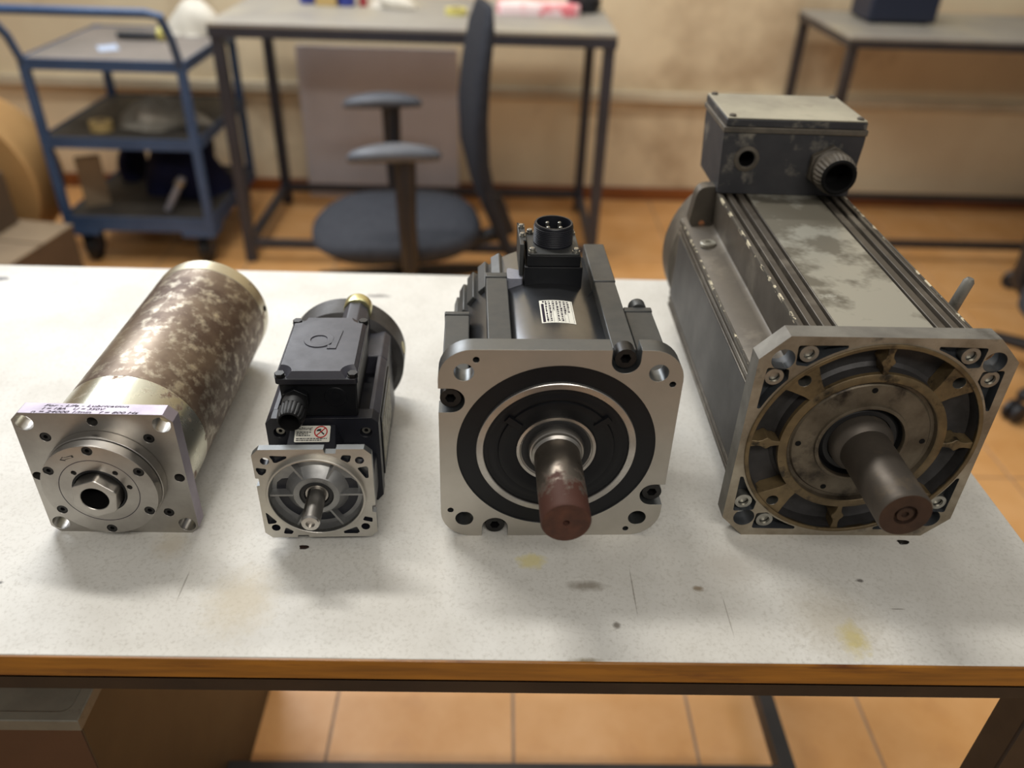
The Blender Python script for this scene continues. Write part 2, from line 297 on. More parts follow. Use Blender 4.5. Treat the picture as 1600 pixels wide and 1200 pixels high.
# ---------------------------------------------------------------- the setting
floor = MB().box(-5, 5, -1.6, 3.46, FL-.05, FL-.002).build('floor', 'grout'); tag(floor, kind='structure')
T = .308; tm = MB().box(-T/2+.0028, T/2-.0028, -T/2+.0028, T/2-.0028, -.006, 0).mesh('tile', 'tile')
for i in range(-11, 11):
    for j in range(13):
        x = .047+T/2+i*T; y = 3.367-T/2-j*T
        o = inst('tile', tm, (x, y, FL+random.uniform(0, .0006)), floor, (random.uniform(-.001, .001), random.uniform(-.001, .001), random.choice((0, pi/2, pi, -pi/2))))
wall = MB().box(-5, 5, 3.38, 3.46, FL, 2.0).build('wall_back', 'wall'); tag(wall, kind='structure')
tag(MB().box(-5, 5, 3.366, 3.38, FL, FL+.055).build('baseboard_back', 'skirt', bev=.004), kind='structure')
tag(MB().box(-5, 5, 3.35, 3.38, -.335, -.295).build('trim_1', 'trim', bev=.004), kind='structure')

# ---------------------------------------------------------------- workbench
b0 = thing('workbench', 'white topped workbench with wood front edge and black steel frame', 'workbench', (0, 0, 0))
XL, XR, YF, YB = -1.15, .476, .3865, 1.033
MB().box(XL, XR, YF, YB, -.004, 0).build('worktop', 'top_white', b0, bev=.0008)
MB().box(XL, XR, YF+.0005, YB-.0005, -.0215, -.004).build('core_board', 'edge_wood', b0)
MB().box(XL, XR, YF-.002, YF+.0005, -.0215, -.0006).build('edge_board', 'edge_wood', b0, bev=.0006)
for y0, y1 in ((YF, YF+.004), (YB-.006, YB-.002)): MB().box(XL+.002, XR-.002, y0, y1, -.039, -.0216).box(XL+.002, XR-.002, *((y0, y0+.03) if y0 < .6 else (y1-.03, y1)), -.0255, -.0216).build('frame_rail', 'frame_black', b0)
for x in (XL+.006, XR-.038): MB().box(x, x+.032, YF+.005, YB-.008, -.06, -.026).build('side_rail', 'frame_black', b0)
for x in (XL+.006, XR-.038):
    for y in (YF+.006, YB-.046): MB().box(x, x+.032, y, y+.032, FL, -.026).build('leg', 'frame_black', b0, bev=.002)
MB().box(XL+.04, XR-.0295, .665, .70, -.675, -.645).build('stretcher', 'frame_black', b0)
for x in (XL+.016, XR-.029): MB().box(x, x+.024, YF+.04, YB-.045, -.675, -.645).build('side_stretcher', 'frame_black', b0)
MB().box(.195, .22, .40, .43, -.05, -.0216).build('bracket', 'frame_black', b0, bev=.002)

# cabinet below the bench
cb = thing('floor_cabinet', 'brown floor cabinet with dusty grey top under the bench', 'cabinet', (-.62, .7, FL))
def off(o, mbv):  # world verts -> local of a thing without rotation
    l = o.location; mbv.v = [(x-l.x, y-l.y, z-l.z) for x, y, z in mbv.v]; return mbv
off(cb, MB().box(-.86, -.384, .462, .95, FL+.0, -.201, 0).box(-.3835, -.3815, .462, .95, FL+.002, -.201, 1)).build('cabinet_body', ['cab_brown', 'cab_side'], cb, bev=.003)
off(cb, MB().plate(rect(-.866, .457, -.379, .954), -.186, -.2015, [(fillet(rect(-.852, .467, -.391, .942), .012), .005)], ax='z')).build('cabinet_top', 'cab_top', cb, bev=.002)

# ---------------------------------------------------------------- motor 1: round rusty spindle motor
m1 = thing('electric_motor', 'long round spindle motor with rusty brown tube and square steel flange', 'motor', (-.3127, .5143, 0), .0043)
a = .0626; cz = (0, a)
hol = [(circ(s*.0532, t*.0528, .0072, 28), None) for s in (-1, 1) for t in (-1, 1)]
hol += [(circ(x, z, .0042, 20), .009) for x, z in ((0, .055), (0, -.055), (-.0578, -.001), (.0568, -.001))]
hol += [(circ(s*.0405, t*.0392, .0044, 20), .0035) for s in (-1, 1) for t in (-1, 1)]
fl1 = MB().plate(chamf(a, .0068), 0, .0137, hol, cz, side=2, floor=1).build('flange', ['steel', 'black_anod', 'm1_edge'], m1, bev=.0007)
s4 = socket_screw(.0037, .0033, 'bolt_black')
for s in (-1, 1):
    for t in (-1, 1): inst('socket_screw', s4, (s*.0405, .0004, a+t*.0392), m1)
MB().lathe([(.0, -.0095), (.0464, -.0095), (.0464, 0), (.0, 0)], cz, 72).build('pilot_ring', 'steel', m1, bev=.0005)
dh = [(circ(.0405*cos(radians(90+60*k)), .0405*sin(radians(90+60*k)), .0042, 20), .0032) for k in range(6)]
dh += [(circ(x, z, .0022, 14), .005) for x, z in ((-.0158, .0185), (.0165, .0188), (.0245, .0045))]
MB().plate(circ(0, 0, .0453, 72), -.0188, -.0102, [(circ(0, 0, .0213, 48), None)]+dh, cz, wall=0, floor=1).build('bearing_cover', ['steel', 'black_anod'], m1, bev=.0004)
MB().lathe([(.0315, -.01885), (.0312, -.0189), (.0309, -.01885), (.0309, -.0188)], cz, 64).build('groove_line', 'ink_grey', m1)
for k in range(6): inst('socket_screw', s4, (.0405*cos(radians(90+60*k)), -.0183, a+.0405*sin(radians(90+60*k))), m1)
MB().lathe([(.0213, -.0185), (.0208, -.0192), (.0196, -.0192), (.0192, -.0175), (.0188, -.012), (0, -.012)], cz, 48).build('shaft_seal', 'black_anod', m1)
nut = []; NN = 144; nb = MB()
for ring, (y, kf) in enumerate(((-.0121, 1), (-.0281, 1), (-.0286, .975), (-.0286, None), (-.0282, -1), (-.0121, -1))):
    for i in range(NN):
        t = 2*pi*i/NN; r = .0186
        for k in range(6):
            d = cos(t-radians(50+60*k))
            if d > .5: r = min(r, .0167/d)
        r = r*kf if kf and kf > 0 else (.0113 if kf is None else .0109)
        nut.append((r*cos(t), y, a+r*sin(t)))
nb.add(nut, [(k*NN+i, k*NN+(i+1) % NN, (k+1)*NN+(i+1) % NN, (k+1)*NN+i) for k in range(4) for i in range(NN)], 0)
nb.add(nut, [(k*NN+i, k*NN+(i+1) % NN, (k+1)*NN+(i+1) % NN, (k+1)*NN+i) for k in (4,) for i in range(NN)], 1)
nb.lathe([(.0109, -.0125), (0, -.0125)], cz, 40, mi=1).build('spindle_nut', ['steel', 'black_deep'], m1, ang=20)
ar = [(-.0236, 0), (-.0196, .0022), (-.0196, .0011), (-.0115, .0011), (-.0115, -.0011), (-.0196, -.0011), (-.0196, -.0022)]
sh = [(.86*x+.0007-.0, .86*y) for x, y in ar]; ca, sa = cos(radians(20)), sin(radians(20))
rot = lambda p: (p[0]*ca-p[1]*sa, p[0]*sa+p[1]*ca)
o1 = [rot((x+.0176, y)) for x, y in ar]; cxm = sum(p[0] for p in o1)/7; cym = sum(p[1] for p in o1)/7
i1 = [((x-cxm)*.78+cxm, (y-cym)*.62+cym) for x, y in o1]
MB().plate([(x-.0176, z+.0333) for x, z in o1], -.0189, -.0188, [([(x-.0176, z+.0333) for x, z in i1], None)], cz).build('rotation_arrow', 'ink', m1)
R1 = .0618
MB().lathe([(R1-.003, .0137), (R1, .0142), (R1, .0563), (R1-.0006, .0566)], cz, 80).build('collar', 'collar', m1)
MB().lathe([(R1-.0008, .0566), (R1-.0002, .0572), (R1-.0002, .264), (R1-.0008, .2644)], cz, 80).build('tube', 'rust_tube', m1)
MB().lathe([(R1-.0008, .2644), (R1, .2648), (R1, .2835), (R1-.0025, .286), (0, .286)], cz, 80).build('end_ring', 'collar', m1)
t0 = radians(8); ph = MB().lathe([(.0, .0007), (.0032, .0007), (.0032, 0)], ax='x', n=16, c=(0, 0)).build('port_hole', 'black_deep', m1)
ph.location = (R1*cos(t0), .277, a+R1*sin(t0)); ph.rotation_euler = (0, -t0, 0)
yl = [.0105, .0063, .0021]
for ln, (body, x0, wd) in enumerate((("For - Life - Lubrication", -.0395, .066), ("I = 18A   U = 350V", -.0395, .049), ("n = 24000 1/min   f = 800 Hz", -.046, .083))):
    t_ = text('lettering', body, .0040, 'ink_grey', fl1, frame((x0, yl[ln]-.0014, 2*a+.00005), (1, 0, 0), (0, 1, 0)), shear=.3)
    wcur = max(v.co.x for v in t_.data.vertices)-x0
    for v in t_.data.vertices: v.co.x = x0+(v.co.x-x0)*wd/wcur

# ---------------------------------------------------------------- motor 2: small black motor with terminal box
m2 = thing('electric_motor', 'small black motor with terminal box, cable gland and grey cast flange', 'motor', (-.141, .4997, 0), .0432)
a2 = .04665; cz = (0, .0587)
pk = [[(-.0335, .0408), (-.0192, .0400), (-.0200, .0378), (-.0281, .0335), (-.0304, .0337), (-.0311, .0366)],
      [(-.0448, .0288), (-.0365, .0275), (-.0377, .0237), (-.0408, .0208), (-.0434, .022), (-.0449, .0261)],
      [(.0240, .0408), (.0310, .0404), (.0293, .0345), (.0274, .0332), (.0219, .0368)],
      [(.0344, .0276), (.0420, .0295), (.0433, .0276), (.0430, .0171), (.0405, .0172)],
      [(-.0435, -.0185), (-.0418, -.0200), (-.0354, -.0287), (-.0368, -.0306), (-.0430, -.0316)],
      [(-.0290, -.0352), (-.0228, -.0399), (-.0249, -.0429), (-.0318, -.0423)],
      [(.0372, -.0240), (.0433, -.0258), (.0432, -.0308), (.0350, -.0283)],
      [(.0183, -.0405), (.0297, -.0355), (.0318, -.0415), (.0297, -.0432), (.0185, -.0430)]]
h2 = [(fillet(p, .0013, 3), .0045) for p in pk]+[(circ(s*.037, t*.0354, .0036, 24), None) for s in (-1, 1) for t in (-1, 1)]+[(circ(0, 0, .0376, 72), None)]
c2 = .0056
o2 = [(-a2+c2, -a2), (-.0206, -a2), (-.0200, -a2+.0024), (-.0113, -a2+.0024), (-.0107, -a2), (a2-c2, -a2), (a2, -a2+c2),
      (a2, -.0198), (a2-.0028, -.0192), (a2-.0028, -.0124), (a2, -.0118), (a2, a2-c2), (a2-c2, a2), (.0195, a2), (.0188, a2-.0042), (.0103, a2-.0042), (.0096, a2),
      (-a2+c2, a2), (-a2, a2-c2), (-a2, .0181), (-a2+.0026, .0175), (-a2+.0026, .0105), (-a2, .0099), (-a2, -a2+c2)]
fl2 = MB().plate(o2, 0, .0062, h2, cz, side=1, wall=2, floor=1).build('flange', ['alu_face', 'm3_side', 'black_paint'], m2, bev=.0004)
MB().lathe([(.0376, .0), (.0378, -.0036), (.0382, -.004), (.0394, -.004), (.0398, -.0035), (.0398, 0)], cz, 80).build('pilot_ring', 'alu_face', m2)
ds = MB().lathe([(.0378, -.0036), (.0376, .0), (.0365, .0062), (.026, .0068), (.0185, -.0008), (.0145, -.0012), (.0138, -.0008), (.0138, .008)], cz, 80)
for k in range(6):
    t = radians(60*k); d = Vector((cos(t), sin(t))); n_ = Vector((-sin(t), cos(t)))
    p = []
    for y, hw in ((.0066, .0016), (-.0002, .0009)):
        p += [(q.x, y, q.y+cz[1]) for q in (d*.016-n_*hw, d*.0375-n_*hw, d*.0375+n_*hw, d*.016+n_*hw)]
    ds.hexa(p)
ds.build('front_dish', 'cast_alu', m2)
MB().lathe([(.0138, .0006), (.0125, -.0003), (.0102, -.0003), (.0098, .0016), (.0098, .004)], cz, 48).build('shaft_seal', 'rubber', m2)
MB().lathe([(.0098, .002), (.0092, .0008), (.0076, .0008), (.0074, .002)], cz, 40).build('shaft_collar', 'steel', m2)
shp = [(.0074*cos(t), .0074*sin(t)) for t in [radians(140+17)+(2*pi-radians(34))*i/40 for i in range(41)]]
kd = Vector((cos(radians(140)), sin(radians(140)))); kn = Vector((-kd.y, kd.x))
shk = shp+[tuple(kd*.0048-kn*.0021), tuple(kd*.0048+kn*.0021)]
MB().plate(shk, -.0325, .006, (), cz, mi=0).lathe([(.0074, -.0325), (.0066, -.0343)], cz, 40, mi=1).plate(circ(0, 0, .0066, 40), -.0343, -.0325, [(circ(0, 0, .0036, 24), .012)], cz, mi=1, wall=1, floor=2, back=False).build('shaft', ['steel', 'steel_bright', 'black_deep'], m2)
# bearing shield neck with the sticker slope
nk = MB().plate([(-.040, -.040), (.040, -.040), (.044, -.03), (.044, .000), (.028, .0125), (-.028, .0125), (-.044, .000), (-.044, -.03)], .0064, .0525, (), cz)
nk.hexa([(-.03, .02, .06), (.02, .02, .06), (.02, .0525, .06), (-.03, .0525, .06), (-.029, .0195, .0748), (.0135, .0195, .0748), (.0115, .0525, .0915), (-.026, .0525, .0915)])
nk.build('bearing_neck', 'black_paint', m2, bev=.0008)
so = Vector((-.0215, .0385, .0849)); sx = Vector((1, 0, 0)); sy = Vector((0, .033, .0167)).normalized(); sn = sx.cross(sy)
sm = frame(so+sn*.0006, sx, sy)
st = MB().plate(fillet(rect(0, 0, .0292, .0152), .0012), 0, .0004, ax='z').build('warning_sticker', 'label_white', m2); st.matrix_local = sm @ Matrix.Translation((.0, -.002, 0))
text('lettering', 'Achtung!', .0036, 'ink', st, frame((.0014, .0115, .0006), (1, 0, 0), (0, 1, 0)))
ls = MB()
for k, (yy, x1) in enumerate(((.0092, .0135), (.0076, .0108), (.0060, .0128), (.0032, .0268), (.0016, .0225))):
    x = .0014
    while x < x1:
        d_ = random.uniform(.0008, .0026); ls.box(x, min(x+d_, x1), yy-.0004, yy+.0004, .0004, .00055); x += d_+.0005
tag(ls.build('small_print', 'ink', st), kind='stuff')
rg = MB().plate(circ(.0215, .0093, .0056, 32), .00042, .0007, [(circ(.0215, .0093, .0046, 32), None)], ax='z')
rg.beam((.0179, .0057, .00075), (.0251, .0129, .00075), .0009, .0003); rg.build('prohibition_ring', 'ink_red', st)
MB().beam((.0199, .0113, .0006), (.0243, .0069, .0006), .0011, .0003).plate([(.0176, .0102), (.0189, .0118), (.0212, .0122), (.0222, .0113), (.0205, .0110), (.0192, .0098)], .00045, .0007, ax='z').build('hammer_sign', 'ink', st)
# front plate of the body
bw = .0472
pl = [(-bw, .0125), (-bw+.005, .006), (bw-.005, .006), (bw, .0125), (bw, .0922), (bw-.0052, .0975), (-bw+.0052, .0975), (-bw, .0922)]
MB().plate(pl, .0525, .066, [(circ(s*.0362, .0825, .0052, 20), .006) for s in (-1, 1)]).build('front_plate', 'black_paint', m2, bev=.0006)
s2 = socket_screw(.0036, .004, 'screw')
for s in (-1, 1): inst('socket_screw', s2, (s*.0362, .0555, .0825), m2)
core = MB().plate([(-.046, .012), (-.04, .006), (.04, .006), (.046, .012), (.046, .066), (.039, .078), (-.039, .078), (-.046, .066)], .066, .153)
core.build('stator_body', 'black_paint', m2, bev=.0006)
for s in (-1, 1):
    MB().plate([(s*.0385, .07), (s*bw, .07), (s*bw, .0922), (s*(bw-.0052), .0975), (s*.0385, .0975)], .066, .153).build('side_rail', 'lid_paint', m2, bev=.0005)
rs = MB().plate([(-bw, .0125), (-bw+.005, .006), (bw-.005, .006), (bw, .0125), (bw, .0922), (bw-.0052, .0975), (-bw+.0052, .0975), (-bw, .0922)], .153, .2)
rs.hexa([(-bw, .2, .012), (bw, .2, .012), (bw, .2, .088), (-bw, .2, .088), (-.04, .222, .02), (.04, .222, .02), (.034, .222, .0975), (-.034, .222, .0975)])
rs.build('rear_shield', 'lid_paint', m2, bev=.0008)
MB().lathe([(0, .196), (.052, .196), (.0585, .202), (.0585, .232), (.055, .236), (0, .236)], (0, .0588), 72).build('rear_bell', 'm4_dark', m2)
ds_ = MB().lathe([(.0, .0005), (.0065, .0005), (.0065, 0)], ax='x', n=24).build('round_sticker', 'sticker_cream', m2); tt = radians(10)
ds_.location = (.0585*cos(tt), .216, .0588+.0585*sin(tt)); ds_.rotation_euler = (0, -tt, 0)
npf = MB().box(bw-.001, bw+.0012, .068, .151, .024, .087).build('nameplate_frame', 'black_anod', m2, bev=.0004)
MB().box(bw+.0012, bw+.0018, .071, .146, .036, .078).build('nameplate', 'label_worn', npf)
# terminal box
MB().plate([(-.0305, .0979), (.0305, .0979), (.0318, .1335), (-.0318, .1335)], .055, .146).build('terminal_box', 'black_anod', m2, bev=.001)
lo = fillet(rect(-.0334, .0495, .0334, .1475), .004)
MB().plate(lo, .1335, .1385, ax='z').build('lid_lip', 'black_paint', m2, bev=.0008)
def lidpoly(g):
    w_, f_, b_ = .0325-g, .0510+g, .1460-g; rr = .0085+g*.6; out = []
    for cx_, cy_, a0 in ((-w_, f_, 90), (w_, f_, 180), (w_, b_, 270), (-w_, b_, 0)):
        for k in range(7):
            t = radians(a0-90*k/6); out.append((cx_+rr*cos(t), cy_+rr*sin(t)))
    return out
lp0, lp1 = lidpoly(0), lidpoly(.0028); n = len(lp0)
ld = MB().add([(x, y, .1385) for x, y in lp0]+[(x, y, .1438) for x, y in lp1], [(i, (i+1) % n, n+(i+1) % n, n+i) for i in range(n)])
p_, f_ = tri(ccw(lp1), []); ld.add([(x, y, .1438) for x, y in p_], f_)
lid = ld.build('box_lid', 'lid_paint', m2)
lb = MB().plate(circ(0, 0, .0041, 6), .0034, 0, ax='z').lathe([(.0, .0001), (.0045, .0001), (.0045, .0008), (.0, .0008)], ax='z', n=20).mesh('hex_bolt', 'bolt_black', 30)
for x in (-.0296, .0292):
    for y in (.0545, .1425): inst('hex_bolt', lb, (x, y, .1385), m2)
em = MB().plate(circ(-.0045, .1035, .0128, 40), .1446, .1436, [(circ(-.0045, .1035, .0071, 32), None)], ax='z')
em.plate([(.0062, .0885), (.0115, .0885), (.0143, .1195), (.0090, .1195)], .1446, .1436, ax='z').plate([(.0040, .0885), (.0064, .0885), (.0070, .0945), (.0040, .0945)], .1446, .1436, ax='z')
em.build('raised_letter_a', 'lid_paint', lid, bev=.0003)
gz = (-.0188, .1165)
MB().plate(circ(0, 0, .0118, 6, pi/6), .0498, .0552, (), gz).build('gland_nut', 'black_anod', m2, bev=.0006)
gl = MB().lathe([(.0098, .05), (.0104, .047), (.0104, .0375), (.0098, .0365), (.0112, .0355)], gz, 40)
ns = 36; vs = []; fs = []
for y, ra in ((.0355, .0112), (.0255, .0106), (.0215, .0090)):
    for i in range(ns*2): vs.append((gz[0]+(ra-(.0006 if i % 4 == 0 else 0))*cos(pi*i/ns), y, gz[1]+(ra-(.0006 if i % 4 == 0 else 0))*sin(pi*i/ns)))
for k in range(2):
    for i in range(ns*2): fs.append((k*ns*2+i, k*ns*2+(i+1) % (ns*2), (k+1)*ns*2+(i+1) % (ns*2), (k+1)*ns*2+i))
gl.add(vs, fs); gl.lathe([(.0090, .0215), (.0080, .0205), (.0074, .0215), (.0074, .045), (0, .045)], gz, 36, mi=1)
gl.build('cable_gland', ['rubber', 'black_deep'], m2)
MB().lathe([(.0, .0543), (.0090, .0543), (.0096, .0550), (.0096, .0552)], (.0135, .1175), 36).lathe([(.004, .0541), (.0048, .0541), (.0048, .0545)], (.0135, .1175), 24).build('blanking_plug', 'black_anod', m2)
cn = thing  # (alias kept local)
MB().plate(fillet([(.003, .0975), (.028, .0975), (.026, .121), (.0195, .1275), (.0095, .1275), (.0035, .121)], .002), .147, .205).build('connector_housing', 'lid_paint', m2, bev=.001)
MB().lathe([(.0, .204), (.0130, .204), (.0136, .206), (.0136, .216), (.0124, .2185), (.0112, .2185), (.0112, .212), (0, .212)], (.0155, .1175), 40).build('connector_ring', 'brass', m2)

# ---------------------------------------------------------------- motor 3: square flanged servo motor
m3 = thing('electric_motor', 'servo motor with black ringed square flange, rusty shaft tip and round connector on top', 'motor', (.0529, .5183, 0), .0299)
a3 = .09473; cz = (0, a3); rc = .027; RN = .0112; q = []
for k in range(10): t = radians(90*k/9); q.append((a3-rc+rc*cos(t), a3-rc+rc*sin(t)))
u0, wn = .0484, .0853
q += [(u0+RN, a3)]+[(u0+RN*cos(radians(-180*k/14)), wn+RN*sin(radians(-180*k/14))) for k in range(15)]+[(u0-RN, a3)]
o3 = []
for k in range(4):
    for x, z in q: o3.append([(x, z), (-z, x), (-x, -z), (z, -x)][k])
h3 = [(circ(s*.0748, t*.0745, .0077, 32), None) for s in (-1, 1) for t in (-1, 1)]
for k, (x, z) in enumerate(((-.0655, .0858), (-.0865, -.0648), (.0661, -.0872), (.0868, .0642))): h3.append((circ(x, z, .0026, 18), .012))
h3.append((circ(0, 0, .0809, 96), .0012))
MB().plate(o3, 0, .0165, h3, cz, side=1, wall=1, floor=2).build('flange', ['m3_face', 'm3_side', 'black_anod'], m3, bev=.0006)
MB().lathe([(.0655, .0012), (.0651, -.0008), (.0646, -.0012), (.0600, -.0012), (.0594, -.0006), (.0594, .0012)], cz, 96).build('pilot_ring', 'steel_bright', m3)
bw3 = MB().lathe([(.0594, .0010), (.0575, .0006), (.0560, .0009), (.0545, .0011), (.0520, .0005), (.0500, .0005), (.0475, .0010), (.0470, -.0004), (.0410, -.0010), (.0400, -.0004), (.0345, -.0006), (.0325, .0008), (.0322, .0011)], cz, 96)
for t in (38, 142): 
    d = Vector((cos(radians(t)), sin(radians(t)))); n_ = Vector((-d.y, d.x)); p = []
    for y, hw in ((.001, .0035), (-.0022, .0028)): p += [(v.x, y, v.y+a3) for v in (d*.038-n_*hw, d*.052-n_*hw, d*.052+n_*hw, d*.038+n_*hw)]
    bw3.hexa(p)
bw3.build('front_bowl', 'black_anod', m3)
MB().lathe([(.0326, .0010), (.0324, -.0002), (.0300, -.0002), (.0292, .0006), (.0285, .0009)], cz, 64).build('seal_ring', 'steel_bright', m3)
MB().lathe([(.0287, .0009), (.0270, .0003), (.0255, .0003), (.0240, .0010), (.0225, .0011)], cz, 64).build('oil_seal', 'rubber', m3)
MB().lathe([(.0226, .0012), (.0226, -.0026), (.0218, -.0042), (.0208, -.0046), (.0206, -.0075), (.0187, -.0095)], cz, 64, mi=0).lathe([(.0187, -.0094), (.0187, -.084), (.0176, -.0856)], cz, 64, mi=1).plate(circ(0, 0, .0176, 48), -.0856, -.08, [(circ(0, 0, .0026, 18), .004)], cz, mi=2, wall=2, floor=2, back=False).build('shaft', ['steel', 'shaft3', 'rust_end'], m3)
s3 = socket_screw(.0083, .013, 'bolt_black', 'flange_bolt')
for x, z in ((u0, wn), (-wn, u0), (-u0, -wn), (wn, -u0)): inst('flange_bolt', s3, (x, .0035, a3+z), m3)
# body
MB().lathe([(.05, .0166), (.0853, .0166), (.0853, .206), (.0835, .212), (.078, .2155), (0, .2155)], cz, 96).build('motor_shell', 'm3_body', m3)
def bar(x0, x1, z0, z1, y1, cap, nm='tie_bar'):
    o = MB().box(x0, x1, .0167, y1, z0, z1).build(nm, 'm3_bar', m3, bev=.0009)
    MB().box(x0-.0006, x1+.0006, y1+.0006, y1+cap, z0+.001, z1+.0008).build('bar_cap', 'm3_bar', o, bev=.0009)
bar(-.0564, -.0373, .13, .1800, .1415, .0095)
bar(.0404, .0593, .13, .1800, .1350, .082)
bar(-.0925, -.0712, .103, .1550, .1165, .006)
bar(.0695, .0940, .103, .1550, .1250, .008)
bar(-.0925, -.0712, .03, .0865, .1165, .006); bar(.0695, .0930, .03, .0865, .1250, .008)
MB().box(-.0564, -.0373, .0167, .15, .0094, .06).build('tie_bar', 'm3_bar', m3, bev=.0009); MB().box(.0373, .0564, .0167, .15, .0094, .06).build('tie_bar', 'm3_bar', m3, bev=.0009)
inst('flange_bolt', MB().lathe([(0, 0), (.0072, .0), (.0078, .0008), (.0078, .011), (0, .011)], n=32).mesh('tie_bolt', 'm3_bar'), (.0835, .1331, .151), m3).name = 'tie_bolt'
for k in range(5):
    t = radians(122+10.5*k); d = Vector((cos(t), sin(t))); n_ = Vector((-d.y, d.x)); p = []
    for y in (.158, .212): p += [(v.x, y, v.y+a3) for v in (d*.080-n_*.0062, d*.0888-n_*.0050, d*.0888+n_*.0050, d*.080+n_*.0062)]
    MB().hexa([p[i] for i in (0, 1, 2, 3, 4, 5, 6, 7)]).build('cooling_rib', 'm3_bar', m3, bev=.0008)
# curved label
RL = .08545; t1, t2 = math.asin(.0165/RL), math.asin(-.0117/RL); lv = []; lf = []
for i in range(9):
    t = t2+(t1-t2)*i/8
    for y in (.0590, .0985): lv.append((RL*sin(t), y, a3+RL*cos(t)))
lf = [(2*i, 2*i+2, 2*i+3, 2*i+1) for i in range(8)]
lab = MB().add(lv, lf).build('rating_label', 'label_white', m3)
pr = MB()
def onc(u, y, du, dy):
    def P(uu, yy, e): t = math.asin(uu/RL); return ((RL+e)*sin(t), yy, a3+(RL+e)*cos(t))
    pr.add([P(u, y, .0002), P(u+du, y, .0002), P(u+du, y+dy, .0002), P(u, y+dy, .0002)], [(0, 1, 2, 3)])
onc(-.0104, .0605, .0022, .0315); onc(-.0092, .0945, .0015, .0025)
for k in range(7):
    ub = -.0072+k*.0031; 
    if k: onc(ub-.0005, .0602, .00018, .0372)
    y = .0965
    end = (.0612, .0612, .080, .0612, .0612, .0735, .0775)[k]
    while y > end:
        d_ = random.uniform(.0012, .0036); onc(ub+.0002, max(y-d_, end), random.uniform(.0010, .0016), min(d_, y-end)); y -= d_+random.uniform(.0007, .0016)
onc(.0152, .0602, .00018, .0372)
tag(pr.build('small_print', 'ink_grey', lab), kind='stuff')
# connector on top
cu = .0030
MB().box(cu-.0257, cu+.0257, .131, .184, .165, .1955).build('connector_base', 'black_anod', m3, bev=.0006)
MB().box(cu-.0235, cu+.0235, .1322, .182, .1955, .2058).build('connector_block', 'black_anod', m3, bev=.0006)
pf = MB().plate(fillet(rect(cu-.0228, .1328, cu+.0228, .1812), .003), .2058, .2076, ax='z').build('connector_flange', 'm3_bar', m3, bev=.0004)
cc = (cu+.0005, .1585); prof = [(.0176, .2076), (.0178, .209)]
for k in range(9): prof += [(.0178, .2095+.0017*k), (.0171, .21025+.0017*k)]
prof += [(.0172, .2255), (.0166, .2265), (.0152, .2265), (.0150, .2255), (.0150, .2115), (0, .2115)]
MB().lathe(prof, cc, 48, ax='z').build('connector_shell', 'black_paint', m3, ang=20)
pin = MB().lathe([(.0016, -.012), (.0016, -.0006), (.0009, 0), (0, 0)], ax='z', n=14).mesh('contact_pin', 'screw')
for x in (-.0052, .0058):
    for y in (-.0052, .0058): inst('contact_pin', pin, (cc[0]+x, cc[1]+y, .2245), m3)
cs = MB().lathe([(.0034, 0), (.0034, .0016), (.0026, .0016), (.0026, .0036), (.0020, .0042), (0, .0042)], ax='z', n=18).mesh('pan_screw', 'screw')
for x, y in ((-.0192, .1362), (.0192, .1362), (-.0192, .1778), (.0192, .1778)): inst('pan_screw', cs, (cu+x, y, .2076), m3)
sb = MB().box(cu-.0300, cu-.0262, .140, .188, .183, .2130).box(cu-.0300, cu-.0238, .150, .188, .2112, .2130).build('side_bracket', 'm3_bar', m3, bev=.0006)
for y, z in ((.158, .2130), (.178, .2130)): inst('pan_screw', cs, (cu-.0272, y, z), m3, scale=.8)
MB().plate(fillet([(-.0375, .135), (-.0235, .135), (-.0235, .152), (-.0375, .158)], .003), .1822, .1700, ax='z').build('plastic_tag', 'tag_grey', m3, bev=.001)

# ---------------------------------------------------------------- motor 4: the large grey motor
m4 = thing('electric_motor', 'largest motor, worn grey ribbed body with tall terminal box and oily octagonal flange', 'motor', (.3043, .5238, 0), .0124)
a4 = .1015; cz = (0, a4)
def arc(r, d0, d1, n=6): return [(r*cos(radians(d0+(d1-d0)*i/n)), r*sin(radians(d0+(d1-d0)*i/n))) for i in range(n+1)]
pa = arc(.0980, 69, 50)+[(.0722, .0760), (.0735, .0935), (.0350, .0942)]
pa = ccw(pa); pks = []
for s in (-1, 1):
    for t in (-1, 1):
        for sw in (0, 1):
            pks.append(ccw([(s*(z if sw else x), t*(x if sw else z)) for x, z in pa]))
h4 = [(fillet(p, .0022, 3), .010) for p in pks]+[(circ(s*.0826, t*.0808, .0092, 32), None) for s in (-1, 1) for t in (-1, 1)]+[(circ(0, 0, .0925, 96), None)]
MB().plate(chamf(a4, .0206), 0, .0168, h4, cz, side=1, wall=2, floor=2).build('flange', ['m4_face', 'm4_side', 'm4_pocket'], m4, bev=.0008)
MB().lathe([(.0925, .014), (.0925, -.0012), (.0930, -.0016), (.0955, -.0016), (.0960, -.0010), (.0960, .0001)], cz, 96).build('pilot_ring', 'm4_oil', m4)
MB().lathe([(.0925, .002), (.0915, .0125), (.0870, .0150), (.0720, .0150), (.0690, .0125), (.0684, .001)], cz, 96).build('annular_recess', 'm4_dark', m4)
MB().lathe([(.0686, .004), (.0684, .0006), (.0676, 0), (.0618, 0), (.0608, .0008)], cz, 96).build('hub_ring', 'm4_oil', m4)
MB().lathe([(.0608, .0006), (.0600, .0048), (.0575, .0052), (.0560, .0036), (.0440, .0030), (.0380, .0028)], cz, 96).build('hub_plate', 'm4_hub', m4)
hd = MB().lathe([(.0, .0), (.0024, .0), (.0024, .0004)], n=14).mesh('drain_hole', 'black_deep')
for t in (92, 2, 248, 182): inst('drain_hole', hd, (.0515*cos(radians(t)), .0029, a4+.0515*sin(radians(t))), m4)
